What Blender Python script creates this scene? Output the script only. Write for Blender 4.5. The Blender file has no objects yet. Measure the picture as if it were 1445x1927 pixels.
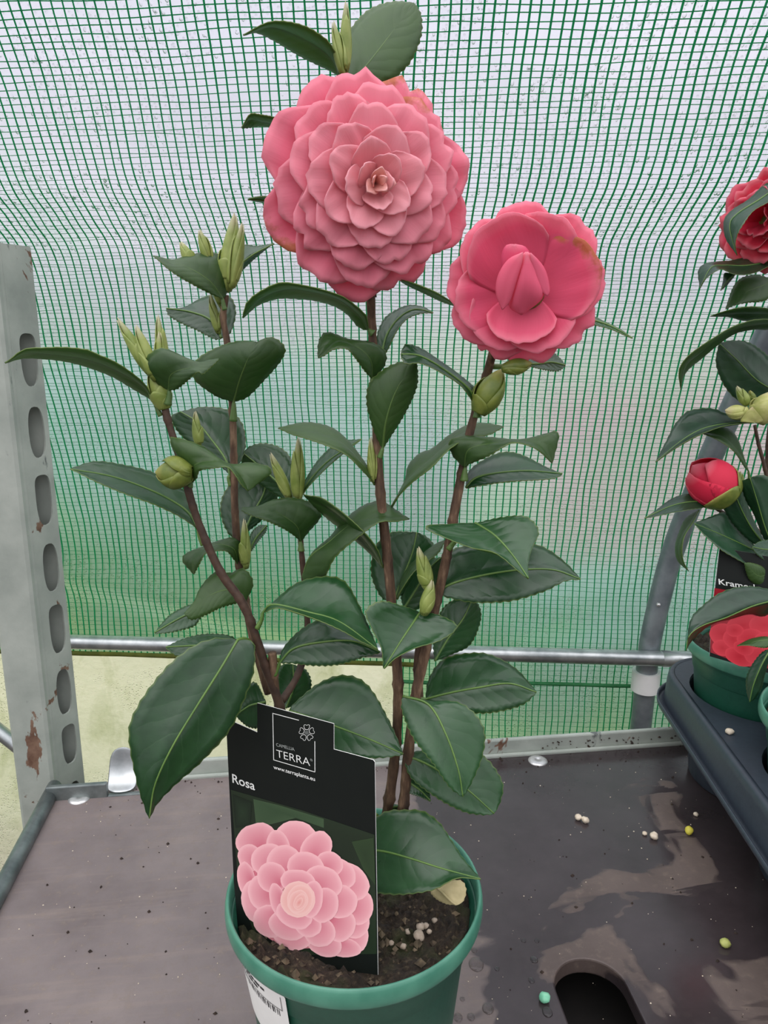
import bpy, bmesh, math, random
from mathutils import Vector, Matrix, noise
random.seed(11)
sc = bpy.context.scene
COL = sc.collection
# ------------------------------------------------------------------ camera
HC = 1.10                       # camera height above the ground
PITCH = math.radians(13.0)
FPX = 1400.0                    # focal length in photo pixels (1445 x 1927 frame)
cp, sp = math.cos(PITCH), math.sin(PITCH)
cam_data = bpy.data.cameras.new('camera')
cam = bpy.data.objects.new('camera', cam_data); COL.objects.link(cam)
cam.location = (0, 0, HC)
cam.rotation_euler = (math.radians(90) - PITCH, 0, 0)
cam_data.sensor_fit = 'VERTICAL'
cam_data.sensor_height = 36.0
cam_data.lens = FPX / 1927.0 * 36.0
cam_data.clip_start = 0.01
sc.camera = cam
# ------------------------------------------------------------------ world, sun, exposure
w = bpy.data.worlds.new('overcast_sky'); sc.world = w; w.use_nodes = True
bg = w.node_tree.nodes['Background']
bg.inputs[0].default_value = (0.96, 0.95, 1.0, 1)
wt = w.node_tree; wtc = wt.nodes.new('ShaderNodeTexCoord'); wsx = wt.nodes.new('ShaderNodeSeparateXYZ'); wm = wt.nodes.new('ShaderNodeMath'); wm2 = wt.nodes.new('ShaderNodeMath')
wt.links.new(wtc.outputs['Generated'], wsx.inputs[0]); wm.operation = 'MAXIMUM'; wm.inputs[1].default_value = 0.0; wt.links.new(wsx.outputs[2], wm.inputs[0])
SKY = 0.62                      # horizon radiance; overcast sky rises to three times that at the zenith
wm2.operation = 'MULTIPLY_ADD'; wm2.inputs[1].default_value = 2 * SKY; wm2.inputs[2].default_value = SKY
wt.links.new(wm.outputs[0], wm2.inputs[0]); wt.links.new(wm2.outputs[0], bg.inputs[1])
sun_d = bpy.data.lights.new('soft_sun', 'SUN'); sun_d.energy = 0.5; sun_d.angle = math.radians(60)
sun_d.color = (1.0, 0.96, 0.92)
sun = bpy.data.objects.new('soft_sun', sun_d); COL.objects.link(sun)
sun.rotation_euler = (math.radians(28), math.radians(-20), 0)
sc.view_settings.view_transform = 'Standard'
sc.view_settings.look = 'None'
sc.view_settings.gamma = 1.0
sc.view_settings.use_curve_mapping = False
sc.view_settings.exposure = 0.35

# ------------------------------------------------------------------ pixel -> direction helpers
def ray(px, py):
    a = (px - 722.5) / FPX; b = -(py - 963.5) / FPX
    return Vector((a, cp + b * sp, -sp + b * cp))
CAM = Vector((0, 0, HC))
def PD(px, py, D): return CAM + ray(px, py) * D
def PY(px, py, Y):
    r = ray(px, py); return CAM + r * (Y / r.y)
def PZ(px, py, Z):
    r = ray(px, py); return CAM + r * ((Z - HC) / r.z)
def Pplane(px, py, o, n):
    r = ray(px, py); return CAM + r * ((o - CAM).dot(n) / r.dot(n))
CROPS = {'1': (440, 0, 460 / 1445), '2': (820, 370, 380 / 1445), '3': (0, 380, 560 / 1445), '4': (120, 720, 520 / 1445),
         '5': (430, 520, 650 / 1445), '6': (440, 900, 670 / 1445), '7': (220, 1160, 800 / 1445), '8': (400, 1300, 540 / 1445),
         'a': (1180, 320, 265 / 1161), 'b': (1180, 720, 265 / 1021), 'c': (1180, 1060, 265 / 798), 't': (420, 1300, 300 / 1445),
         's': (440, 1790, 260 / 1445), 'p': (0, 0, 1.0)}
def cx(c, x, y):
    o = CROPS[c]; return (o[0] + x * o[2], o[1] + y * o[2])

# ------------------------------------------------------------------ object helpers
def link(name, me, mats, parent=None, smooth=True):
    o = bpy.data.objects.new(name, me); COL.objects.link(o)
    if mats is not None:
        for m in (mats if isinstance(mats, (list, tuple)) else [mats]): me.materials.append(m)
    if parent is not None: o.parent = parent
    if smooth:
        for p in me.polygons: p.use_smooth = True
    return o
def mesh(name, verts, faces, mats, parent=None, smooth=True):
    me = bpy.data.meshes.new(name); me.from_pydata([tuple(v) for v in verts], [], faces); me.update()
    return link(name, me, mats, parent, smooth)
def from_bm(name, bm, mats, parent=None, smooth=True):
    me = bpy.data.meshes.new(name); bm.to_mesh(me); bm.free()
    return link(name, me, mats, parent, smooth)
def tag(o, label, cat, group=None, kind=None):
    if label: o['label'] = label
    if cat: o['category'] = cat
    if group: o['group'] = group
    if kind: o['kind'] = kind
    return o
def empty(name, loc, label, cat, group=None):
    o = bpy.data.objects.new(name, None); COL.objects.link(o); o.location = loc; o.empty_display_size = 0.02
    return tag(o, label, cat, group)
def adopt(o, parent):           # parent while keeping world-space vertices
    o.parent = parent; o.matrix_parent_inverse = Matrix.Translation(parent.location).inverted() if parent.type == 'EMPTY' else Matrix()
    return o
def solid(o, th, off=-1, mo=0, mr=0):
    m = o.modifiers.new('thickness', 'SOLIDIFY'); m.thickness = th; m.offset = off
    m.material_offset = mo; m.material_offset_rim = mr
def bevel(o, wd, seg=2):
    m = o.modifiers.new('bevel', 'BEVEL'); m.width = wd; m.segments = seg; m.limit_method = 'ANGLE'; m.angle_limit = 0.6

def cr(pts, n, dense=14):
    """Catmull-Rom through pts, resampled to n+1 points evenly by length."""
    pts = [Vector(p) for p in pts]
    if len(pts) == 2: return [pts[0].lerp(pts[1], i / n) for i in range(n + 1)]
    P = [pts[0] * 2 - pts[1]] + pts + [pts[-1] * 2 - pts[-2]]
    out = []
    for i in range(1, len(P) - 2):
        p0, p1, p2, p3 = P[i - 1], P[i], P[i + 1], P[i + 2]
        for k in range(dense):
            t = k / dense
            out.append(0.5 * ((2 * p1) + (p2 - p0) * t + (2 * p0 - 5 * p1 + 4 * p2 - p3) * t * t + (3 * p1 - p0 - 3 * p2 + p3) * t ** 3))
    out.append(pts[-1])
    L = [0]
    for i in range(1, len(out)): L.append(L[-1] + (out[i] - out[i - 1]).length)
    res = []; j = 0
    for i in range(n + 1):
        s = L[-1] * i / n
        while j < len(L) - 2 and L[j + 1] < s: j += 1
        d = L[j + 1] - L[j]
        res.append(out[j].lerp(out[j + 1], 0 if d < 1e-12 else min(1, (s - L[j]) / d)))
    return res
def tube_data(pts, radii, sides=8, cap=True, V=None, F=None):
    V = [] if V is None else V; F = [] if F is None else F
    b = len(V); n = len(pts)
    up = Vector((0.31, 0.17, 0.93)).normalized()
    for i, p in enumerate(pts):
        t = (pts[min(i + 1, n - 1)] - pts[max(i - 1, 0)]); t = t.normalized() if t.length > 1e-9 else Vector((0, 0, 1))
        a = t.cross(up); a = a.normalized() if a.length > 1e-3 else t.orthogonal().normalized()
        c = a.cross(t)
        for k in range(sides):
            g = 2 * math.pi * k / sides
            V.append(p + (a * math.cos(g) + c * math.sin(g)) * radii[i])
    for i in range(n - 1):
        for k in range(sides):
            F.append((b + i * sides + k, b + i * sides + (k + 1) % sides, b + (i + 1) * sides + (k + 1) % sides, b + (i + 1) * sides + k))
    if cap:
        F.append(tuple(b + k for k in range(sides))[::-1]); F.append(tuple(b + (n - 1) * sides + k for k in range(sides)))
    return V, F
def tube(name, pts, radii, mats, parent=None, sides=8):
    if not isinstance(radii, (list, tuple)): radii = [radii] * len(pts)
    V, F = tube_data(pts, radii, sides)
    return mesh(name, V, F, mats, parent)
def lathe(name, prof, mats, parent=None, seg=48, M=None, close=True):
    """prof: list of (r, z); M: placement matrix applied to the vertices"""
    V, F = [], []
    for r, z in prof:
        for k in range(seg):
            g = 2 * math.pi * k / seg; v = Vector((r * math.cos(g), r * math.sin(g), z))
            V.append(M @ v if M else v)
    for i in range(len(prof) - 1):
        for k in range(seg):
            F.append((i * seg + k, i * seg + (k + 1) % seg, (i + 1) * seg + (k + 1) % seg, (i + 1) * seg + k))
    if close:
        F.append(tuple(range(seg))[::-1]); F.append(tuple((len(prof) - 1) * seg + k for k in range(seg)))
    return mesh(name, V, F, mats, parent)
def frame(o, ez, hint=Vector((0, 0, 1))):
    ez = ez.normalized(); ex = hint.cross(ez)
    if ex.length < 1e-4: ex = Vector((1, 0, 0)).cross(ez)
    ex.normalize(); ey = ez.cross(ex)
    return Matrix(((ex.x, ey.x, ez.x, o.x), (ex.y, ey.y, ez.y, o.y), (ex.z, ey.z, ez.z, o.z), (0, 0, 0, 1)))
def boxbm(bm, x0, x1, y0, y1, z0, z1, M=None):
    vs = [Vector((x, y, z)) for z in (z0, z1) for y in (y0, y1) for x in (x0, x1)]
    vs = [bm.verts.new(M @ v if M else v) for v in vs]
    for f in ((0, 2, 3, 1), (4, 5, 7, 6), (0, 1, 5, 4), (2, 6, 7, 3), (0, 4, 6, 2), (1, 3, 7, 5)):
        bm.faces.new([vs[i] for i in f])
def fill_loops(bm, loops):
    """flat fill between closed loops of Vectors; returns faces"""
    es = []; 
    for lp in loops:
        vs = [bm.verts.new(p) for p in lp]
        for i in range(len(vs)): es.append(bm.edges.new((vs[i], vs[(i + 1) % len(vs)])))
    r = bmesh.ops.triangle_fill(bm, edges=es, use_beauty=True, use_dissolve=False)
    return [g for g in r['geom'] if isinstance(g, bmesh.types.BMFace)]
def extrude_faces(bm, faces, vec):
    r = bmesh.ops.extrude_face_region(bm, geom=faces, use_keep_orig=True)
    bmesh.ops.translate(bm, vec=vec, verts=[v for v in r['geom'] if isinstance(v, bmesh.types.BMVert)])
    bmesh.ops.recalc_face_normals(bm, faces=bm.faces)

# ------------------------------------------------------------------ materials
def lin(c):
    return tuple(((x / 255) / 12.92 if x / 255 <= 0.04045 else ((x / 255 + 0.055) / 1.055) ** 2.4) for x in c) + (1.0,)
class NT:
    def __init__(s, name):
        s.m = bpy.data.materials.new(name); s.m.use_nodes = True; s.t = s.m.node_tree; s.n = s.t.nodes
        s.b = s.n['Principled BSDF']; s.o = s.n['Material Output']
    def new(s, ty, **kw):
        x = s.n.new(ty)
        for k, v in kw.items(): setattr(x, k, v)
        return x
    def l(s, a, b): s.t.links.new(a, b)
    def coord(s, kind='Object', scale=1.0):
        tc = s.new('ShaderNodeTexCoord'); mp = s.new('ShaderNodeMapping'); s.l(tc.outputs[kind], mp.inputs[0])
        mp.inputs[3].default_value = scale if isinstance(scale, (tuple, list)) else (scale,) * 3
        return mp.outputs[0]
    def noise(s, vec, sc_, det=4, rough=0.55, dist=0.0):
        x = s.new('ShaderNodeTexNoise'); x.inputs['Scale'].default_value = sc_; x.inputs['Detail'].default_value = det
        x.inputs['Roughness'].default_value = rough; x.inputs['Distortion'].default_value = dist; s.l(vec, x.inputs['Vector']); return x.outputs[0]
    def ramp(s, fac, stops, interp='LINEAR'):
        x = s.new('ShaderNodeValToRGB'); x.color_ramp.interpolation = interp
        e = x.color_ramp.elements
        while len(e) < len(stops): e.new(0.5)
        for i, (p, c) in enumerate(stops): e[i].position = p; e[i].color = c
        s.l(fac, x.inputs[0]); return x.outputs[0]
    def mix(s, fac, a, b, mode='MIX'):
        x = s.new('ShaderNodeMix', data_type='RGBA', blend_type=mode)
        for sock, v in ((x.inputs[0], fac), (x.inputs[6], a), (x.inputs[7], b)):
            if isinstance(v, (int, float)): sock.default_value = v
            elif isinstance(v, tuple): sock.default_value = v
            else: s.l(v, sock)
        return x.outputs[2]
    def math(s, op, a, b=0.0, c=None, clamp=False):
        x = s.new('ShaderNodeMath', operation=op, use_clamp=clamp)
        for i, v in enumerate((a, b) if c is None else (a, b, c)):
            if isinstance(v, (int, float)): x.inputs[i].default_value = v
            else: s.l(v, x.inputs[i])
        return x.outputs[0]
    def bump(s, h, strength=0.3, dist=0.002):
        x = s.new('ShaderNodeBump'); x.inputs['Strength'].default_value = strength; x.inputs['Distance'].default_value = dist
        s.l(h, x.inputs['Height']); s.l(x.outputs[0], s.b.inputs['Normal']); return x.outputs[0]
    def set(s, **kw):
        for k, v in kw.items():
            sock = s.b.inputs[k.replace('_', ' ')]
            if isinstance(v, (int, float, tuple)): sock.default_value = v
            else: s.l(v, sock)
        return s
    def translucent(s, col, fac):
        tr = s.new('ShaderNodeBsdfTranslucent'); mx = s.new('ShaderNodeMixShader')
        if isinstance(col, tuple): tr.inputs[0].default_value = col
        else: s.l(col, tr.inputs[0])
        mx.inputs[0].default_value = fac; s.l(s.b.outputs[0], mx.inputs[1]); s.l(tr.outputs[0], mx.inputs[2]); s.l(mx.outputs[0], s.o.inputs[0])
W1 = (1, 1, 1, 1); K0 = (0, 0, 0, 1)
def simple(name, c1, c2=None, scale=20, rough=0.5, metal=0.0, bump=0.0, kind='Object', spec=0.5, det=5):
    t = NT(name); t.set(Roughness=rough, Metallic=metal); t.b.inputs['Specular IOR Level'].default_value = spec
    if c2 is None: t.set(Base_Color=lin(c1)); return t.m
    v = t.coord(kind); n = t.noise(v, scale, det)
    t.set(Base_Color=t.ramp(n, [(0.3, lin(c1)), (0.7, lin(c2))]))
    if bump: t.bump(n, bump, 0.002)
    return t.m

def leaf_mat(name, c_dark, c_light, vein, edge, rough, trans_col, tfac):
    t = NT(name); tc = t.new('ShaderNodeTexCoord'); sx = t.new('ShaderNodeSeparateXYZ'); t.l(tc.outputs['UV'], sx.inputs[0])
    u, v = sx.outputs[0], sx.outputs[1]
    av = t.math('ABSOLUTE', t.math('MULTIPLY_ADD', v, 2.0, -1.0))
    obj = t.coord('Object'); n = t.noise(obj, 90, 5)
    oi = t.new('ShaderNodeObjectInfo')
    nn = t.math('MULTIPLY_ADD', oi.outputs['Random'], 0.35, t.math('MULTIPLY', n, 0.65))
    base = t.ramp(nn, [(0.25, lin(c_dark)), (0.7, lin(c_light))])
    # side veins: forward swept, wobbly
    wob = t.math('MULTIPLY', t.noise(obj, 55, 2), 0.12)
    ph = t.math('ADD', t.math('MULTIPLY_ADD', av, -0.26, u), wob)
    s_ = t.math('ABSOLUTE', t.math('SINE', t.math('MULTIPLY', ph, 26.0)))
    line = t.math('SUBTRACT', 1.0, t.math('MULTIPLY', s_, 9.0), clamp=True)
    line = t.math('MULTIPLY', line, t.math('SUBTRACT', 1.0, av, clamp=True))
    base = t.mix(t.math('MULTIPLY', line, 0.42), base, lin(vein))
    em = t.math('MULTIPLY', t.math('SUBTRACT', av, 0.955, clamp=True), 18.0, clamp=True)
    base = t.mix(t.math('MULTIPLY', em, 0.8), base, lin(edge))
    t.set(Base_Color=base, Roughness=t.math('MULTIPLY_ADD', n, 0.22, rough))
    t.b.inputs['Specular IOR Level'].default_value = 0.65; t.b.inputs['Coat Weight'].default_value = 0.25; t.b.inputs['Coat Roughness'].default_value = 0.3
    h = t.math('ADD', t.math('MULTIPLY', s_, 0.5), t.math('MULTIPLY', t.noise(obj, 130, 3), 0.8))
    t.bump(h, 0.2, 0.0012)
    t.translucent(lin(trans_col), tfac)
    return t.m
M_LEAF = leaf_mat('leaf_upper_green', (24, 60, 31), (46, 90, 50), (76, 112, 72), (128, 150, 84), 0.2, (92, 150, 44), 0.30)
M_UNDER = leaf_mat('leaf_under_green', (46, 78, 34), (70, 102, 48), (88, 118, 62), (136, 158, 82), 0.38, (104, 156, 48), 0.38)
M_LEAF2 = leaf_mat('leaf_upper_deep_green', (24, 54, 35), (42, 80, 54), (70, 104, 76), (104, 128, 84), 0.24, (76, 125, 48), 0.25)
M_RIB = simple('midrib_pale_green', (78, 112, 50), (100, 132, 62), 60, 0.4)
M_RIBU = simple('midrib_under_green', (66, 96, 42), (84, 112, 52), 60, 0.5)
M_STEM = None
def stem_mat():
    t = NT('bark_brown'); v = t.coord('Object', (260, 260, 60)); n = t.noise(v, 1.0, 5, 0.6)
    t.set(Base_Color=t.ramp(n, [(0.3, lin((54, 38, 29))), (0.52, lin((92, 69, 51))), (0.72, lin((138, 112, 88)))]), Roughness=0.75)
    t.bump(n, 0.6, 0.0015); return t.m
M_STEM = stem_mat()
M_STEMD = simple('young_stem_dark', (54, 38, 30), (84, 62, 47), 160, 0.6, bump=0.3)
def bud_mat(name, c1, c2, tipc):
    t = NT(name); tc = t.new('ShaderNodeTexCoord'); sx = t.new('ShaderNodeSeparateXYZ'); t.l(tc.outputs['UV'], sx.inputs[0])
    n = t.noise(t.coord('Object'), 120, 4)
    b = t.ramp(n, [(0.3, lin(c1)), (0.7, lin(c2))])
    f = t.math('MULTIPLY', t.math('SUBTRACT', sx.outputs[0], 0.72, clamp=True), 3.2, clamp=True)
    t.set(Base_Color=t.mix(f, b, lin(tipc)), Roughness=0.42); t.bump(n, 0.25, 0.001)
    t.translucent(lin(c2), 0.12); return t.m
M_BUD = bud_mat('leaf_bud_green', (120, 140, 62), (160, 172, 96), (206, 196, 168))
M_FBUD = bud_mat('flower_bud_green', (92, 112, 44), (136, 146, 66), (176, 168, 92))
M_FBUDP = bud_mat('flower_bud_pale', (168, 176, 92), (206, 204, 138), (222, 206, 160))
def petal_mat(name, bruise=False, shade=(200, 60, 92)):
    t = NT(name); tc = t.new('ShaderNodeTexCoord'); sx = t.new('ShaderNodeSeparateXYZ'); t.l(tc.outputs['UV'], sx.inputs[0])
    u, v = sx.outputs[0], sx.outputs[1]
    oi = t.new('ShaderNodeObjectInfo')
    mp = t.new('ShaderNodeMapping'); t.l(tc.outputs['UV'], mp.inputs[0]); mp.inputs[3].default_value = (1.5, 34, 1)
    vn = t.noise(mp.outputs[0], 1.0, 4, 0.6)
    n = t.noise(t.coord('Object'), 70, 3)
    base = t.mix(t.math('MULTIPLY', vn, 0.2), oi.outputs['Color'], lin(shade))
    hl = t.math('MULTIPLY', t.math('SUBTRACT', u, 0.8, clamp=True), 1.9, clamp=True)
    base = t.mix(hl, base, lin((252, 190, 200)))
    if bruise:
        bn = t.noise(t.coord('Object'), 130, 4, 0.6)
        d = t.math('SUBTRACT', t.math('ADD', u, t.math('ADD', t.math('MULTIPLY', bn, 0.7), t.math('MULTIPLY', v, 0.35))), 1.43)
        f = t.math('MULTIPLY', t.math('MAXIMUM', d, 0.0), 7.0, clamp=True)
        base = t.mix(t.math('MULTIPLY', f, 0.85), base, lin((184, 118, 62)))
    t.set(Base_Color=base, Roughness=0.55)
    t.b.inputs['Specular IOR Level'].default_value = 0.25
    t.bump(t.math('ADD', vn, t.math('MULTIPLY', n, 0.6)), 0.16, 0.001)
    t.translucent(oi.outputs['Color'], 0.3); return t.m
M_PETAL = petal_mat('petal_pink'); M_PETALB = petal_mat('petal_pink_browned', True)
M_PETALR = petal_mat('petal_red', shade=(190, 16, 44))

def metal_mat():
    t = NT('painted_galvanised_steel'); v = t.coord('Object'); n = t.noise(v, 14, 6, 0.6); n2 = t.noise(v, 60, 6, 0.7)
    c = t.ramp(n, [(0.3, lin((146, 154, 146))), (0.55, lin((170, 177, 168))), (0.75, lin((186, 192, 183)))])
    sc_ = t.noise(t.coord('Object', (30, 30, 8)), 1.0, 6, 0.7)
    c = t.mix(t.ramp(sc_, [(0.62, K0), (0.66, W1)]), c, lin((104, 110, 108)))
    r = t.noise(t.coord('Object', (1, 1, 0.7)), 17, 5, 0.65, 0.4)
    ps = t.new('ShaderNodeSeparateXYZ'); t.l(v, ps.inputs[0])
    ex_ = t.math('DIVIDE', t.math('ADD', ps.outputs[0], 0.018), 0.015); ez_ = t.math('DIVIDE', t.math('SUBTRACT', ps.outputs[2], 0.664), 0.05)
    dd = t.math('SQRT', t.math('ADD', t.math('MULTIPLY', ex_, ex_), t.math('MULTIPLY', ez_, ez_)))
    r = t.math('ADD', r, t.math('MULTIPLY', t.math('SUBTRACT', 1.15, dd, clamp=True), 0.22))
    rm = t.ramp(r, [(0.635, K0), (0.65, W1)])
    c = t.mix(rm, c, t.ramp(n2, [(0.35, lin((92, 66, 52))), (0.65, lin((130, 104, 86)))]))
    t.set(Base_Color=c, Metallic=t.math('MULTIPLY', t.math('SUBTRACT', 1.0, rm), 0.15), Roughness=t.math('MULTIPLY_ADD', n2, 0.3, 0.36))
    t.bump(t.math('SUBTRACT', n2, t.math('MULTIPLY', rm, 0.7)), 0.2, 0.0015); return t.m
M_POST = metal_mat()
M_GALV = simple('galvanised_steel', (150, 156, 158), (196, 200, 200), 40, 0.33, 0.85, 0.1)
M_GREYTUBE = simple('grey_hoop_steel', (112, 120, 126), (146, 154, 158), 30, 0.42, 0.55, 0.1)
M_DARKMETAL = simple('dull_dark_steel', (96, 104, 104), (140, 148, 146), 50, 0.42, 0.7, 0.15)
M_WASHER = simple('bright_zinc_washer', (196, 196, 196), (226, 226, 224), 120, 0.32, 0.7, 0.1)
M_WHITEPL = simple('white_plastic', (222, 222, 220), (236, 236, 234), 20, 0.4)
def pot_mat():
    t = NT('pot_green_plastic'); v = t.coord('Object'); n = t.noise(v, 300, 3); d = t.noise(v, 38, 6, 0.65)
    c = t.ramp(n, [(0.3, lin((30, 82, 64))), (0.7, lin((36, 90, 71)))])
    dm = t.ramp(d, [(0.66, K0), (0.74, W1)])
    c = t.mix(t.math('MULTIPLY', dm, 0.35), c, lin((150, 132, 104)))
    t.set(Base_Color=c, Roughness=0.36); t.bump(n, 0.06, 0.0006); return t.m
M_POT = pot_mat()
M_RIM = simple('pot_rim_lit_green', (58, 116, 96), (84, 142, 120), 46, 0.34, det=6)  # light on the rim painted in as a paler green than the body
M_TRAY = simple('slate_blue_plastic', (50, 57, 66), (56, 64, 74), 200, 0.4, 0, 0.05)
def soil_mat():
    t = NT('potting_compost'); v = t.coord('Object'); n = t.noise(v, 260, 6, 0.7); g = t.noise(v, 45, 3)
    c = t.ramp(n, [(0.3, lin((22, 17, 12))), (0.55, lin((58, 46, 34))), (0.7, lin((104, 90, 70)))])
    c = t.mix(t.ramp(g, [(0.5, K0), (0.66, (0.6, 0.6, 0.6, 1))]), c, lin((62, 70, 34)))
    t.set(Base_Color=c, Roughness=0.9); t.bump(n, 1.0, 0.004); return t.m
M_SOIL = soil_mat()
M_CRUMB = simple('dark_soil_crumb', (26, 20, 17), (58, 44, 34), 400, 0.9)
def shelf_mat():
    t = NT('wet_brown_plywood'); v = t.coord('Object')
    n = t.noise(v, 9, 7, 0.62); f = t.noise(v, 110, 5, 0.7); st = t.noise(t.coord('Object', (6, 70, 6)), 1.0, 5, 0.65)
    c = t.ramp(n, [(0.28, lin((92, 82, 81))), (0.5, lin((112, 102, 101))), (0.72, lin((126, 115, 112)))])
    c = t.mix(t.ramp(st, [(0.52, K0), (0.7, (0.45, 0.45, 0.45, 1))]), c, lin((136, 122, 113)))
    c = t.mix(t.ramp(f, [(0.6, K0), (0.72, (0.5, 0.5, 0.5, 1))]), c, lin((156, 146, 136)))
    # wet area: to the right of the pot, ragged edges
    sx = t.new('ShaderNodeSeparateXYZ'); t.l(v, sx.inputs[0])
    edge = t.noise(v, 6, 4, 0.5, 0.8)
    zone = t.math('MULTIPLY', t.math('SUBTRACT', sx.outputs[0], 0.36), 6.0, clamp=True)                       # right of the pot
    zone = t.math('SUBTRACT', zone, t.math('MULTIPLY', t.math('MAXIMUM', t.math('SUBTRACT', sx.outputs[0], 0.62), 0.0), 1.6))
    far = t.math('MULTIPLY', t.math('MULTIPLY', t.math('SUBTRACT', t.math('MULTIPLY', sx.outputs[1], -1.0), 0.22), 7.0, clamp=True), t.math('MULTIPLY', t.math('SUBTRACT', sx.outputs[0], 0.50), 6.0, clamp=True))
    zone = t.math('SUBTRACT', zone, t.math('MULTIPLY', far, 1.1))
    g = t.math('ADD', t.math('MULTIPLY', zone, 0.20), edge)
    wet = t.math('MULTIPLY', t.ramp(g, [(0.60, K0), (0.62, W1)]), t.math('MULTIPLY', t.math('SUBTRACT', sx.outputs[0], 0.33), 20.0, clamp=True))
    streak = t.noise(t.coord('Object', (4, 24, 4)), 1.0, 5, 0.62, 1.2)
    wet = t.math('MAXIMUM', wet, t.math('MULTIPLY', t.ramp(streak, [(0.56, K0), (0.59, W1)]), t.math('MULTIPLY', t.math('MULTIPLY', t.math('SUBTRACT', sx.outputs[0], 0.45), 6.0, clamp=True), t.math('MULTIPLY_ADD', far, -0.75, 1.0))))
    c = t.mix(t.math('MULTIPLY', t.math('MULTIPLY', t.math('SUBTRACT', sx.outputs[0], 0.34), 9.0, clamp=True), 0.85), c, t.ramp(n, [(0.3, lin((70, 58, 53))), (0.7, lin((96, 83, 76)))]))
    c = t.mix(t.ramp(f, [(0.52, K0), (0.68, (0.5, 0.5, 0.5, 1))]), c, lin((112, 98, 88)))
    c = t.mix(t.math('MULTIPLY', wet, 0.9), c, t.ramp(n, [(0.3, lin((40, 34, 36))), (0.7, lin((58, 52, 55)))]))
    t.set(Base_Color=c, Roughness=t.math('MULTIPLY_ADD', wet, -0.36, t.math('MULTIPLY_ADD', f, 0.2, 0.44)))
    t.bump(t.math('MULTIPLY', f, t.math('MULTIPLY_ADD', wet, -0.8, 1.0)), 0.18, 0.0015); return t.m
M_SHELF = shelf_mat()
def film_mat(name, c1, c2, drops=True, algae=0.0, see=0.5):
    t = NT(name); v = t.coord('Object')
    n = t.noise(v, 3.0, 5, 0.6, 0.3)
    c = t.ramp(n, [(0.3, lin(c1)), (0.7, lin(c2))])
    if drops:  # drops switches on the outdoor green painted into the lower part of the film
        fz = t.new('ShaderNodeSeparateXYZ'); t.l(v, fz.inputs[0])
        outdoor_green = t.math('ADD', t.math('MULTIPLY', t.math('SUBTRACT', t.math('MULTIPLY_ADD', fz.outputs[0], -0.28, HC + 0.10), fz.outputs[2]), 1.5), t.math('MULTIPLY_ADD', t.noise(v, 4.5, 5, 0.6, 0.6), 1.1, -0.60))
        c = t.mix(t.math('MULTIPLY', outdoor_green, 1.0, clamp=True), c, lin((172, 210, 192)))
        c = t.mix(t.math('MULTIPLY', t.math('SUBTRACT', outdoor_green, 0.62), 1.5, clamp=True), c, lin((184, 212, 164)))
    if algae:
        a = t.noise(t.coord('Object', (5, 5, 2.2)), 1.6, 6, 0.65, 0.5)
        c = t.mix(t.math('MULTIPLY', t.ramp(a, [(0.5, K0), (0.72, W1)]), algae), c, lin((150, 160, 70)))
    n.node if False else None
    tr = t.new('ShaderNodeBsdfTranslucent'); rf = t.new('ShaderNodeBsdfRefraction'); gl = t.new('ShaderNodeBsdfGlossy')
    t.l(c, tr.inputs[0]); t.l(c, rf.inputs[0]); rf.inputs['IOR'].default_value = 1.12; rf.inputs['Roughness'].default_value = 0.55
    gl.inputs['Roughness'].default_value = 0.25
    vo = t.new('ShaderNodeTexVoronoi'); vo.inputs['Scale'].default_value = 230; t.l(v, vo.inputs['Vector'])
    keep = t.ramp(t.noise(v, 9, 3), [(0.45, K0), (0.6, W1)])
    dm = t.math('MULTIPLY', t.math('SUBTRACT', 0.36, vo.outputs['Distance'], clamp=True), 2.8, clamp=True)
    bp = t.new('ShaderNodeBump'); bp.inputs['Strength'].default_value = 0.9; bp.inputs['Distance'].default_value = 0.004
    t.l(t.math('ADD', t.math('MULTIPLY', dm, keep), t.math('MULTIPLY', t.noise(v, 60, 4), 0.5)), bp.inputs['Height'])
    for s_ in (tr, rf, gl): t.l(bp.outputs[0], s_.inputs['Normal'])
    m1 = t.new('ShaderNodeMixShader'); m1.inputs[0].default_value = see; t.l(tr.outputs[0], m1.inputs[1]); t.l(rf.outputs[0], m1.inputs[2])
    m2 = t.new('ShaderNodeMixShader'); m2.inputs[0].default_value = 0.07; t.l(m1.outputs[0], m2.inputs[1]); t.l(gl.outputs[0], m2.inputs[2])
    t.l(m2.outputs[0], t.o.inputs[0]); return t.m
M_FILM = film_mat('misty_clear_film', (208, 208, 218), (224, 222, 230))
M_FILM2 = film_mat('pale_skirt_film', (244, 236, 206), (252, 244, 222), False, 0.7, 0.12)
def net_mat():
    t = NT('green_net_strand'); n = t.noise(t.coord('Object'), 14, 3)
    t.set(Base_Color=t.ramp(n, [(0.3, lin((30, 150, 106))), (0.7, lin((50, 178, 130)))]), Roughness=0.4)
    t.translucent(lin((80, 215, 155)), 0.6); return t.m
M_NET = net_mat()
M_ALGAE = simple('dark_algae_seam', (74, 84, 24), (120, 124, 48), 30, 0.8)
M_SEAM = simple('green_seam_band', (36, 110, 60), (56, 140, 84), 30, 0.6)
M_GRASS = simple('rough_grass', (112, 136, 88), (146, 166, 112), 4, 0.9)
M_FLOOR = simple('packed_earth_floor', (58, 50, 44), (84, 74, 64), 12, 0.9, bump=0.4)
M_HEDGE = simple('dull_green_hedge', (84, 138, 122), (118, 168, 150), 5, 0.9)
M_BRICK = simple('faded_pink_boards', (226, 160, 136), (238, 186, 160), 3, 0.8)
M_BLACK = simple('black_card_print', (17, 22, 20), (20, 25, 22), 60, 0.5, spec=0.25)
M_WHITE = simple('white_print', (232, 234, 230))
M_GREYP = simple('grey_print', (160, 166, 162))
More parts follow.
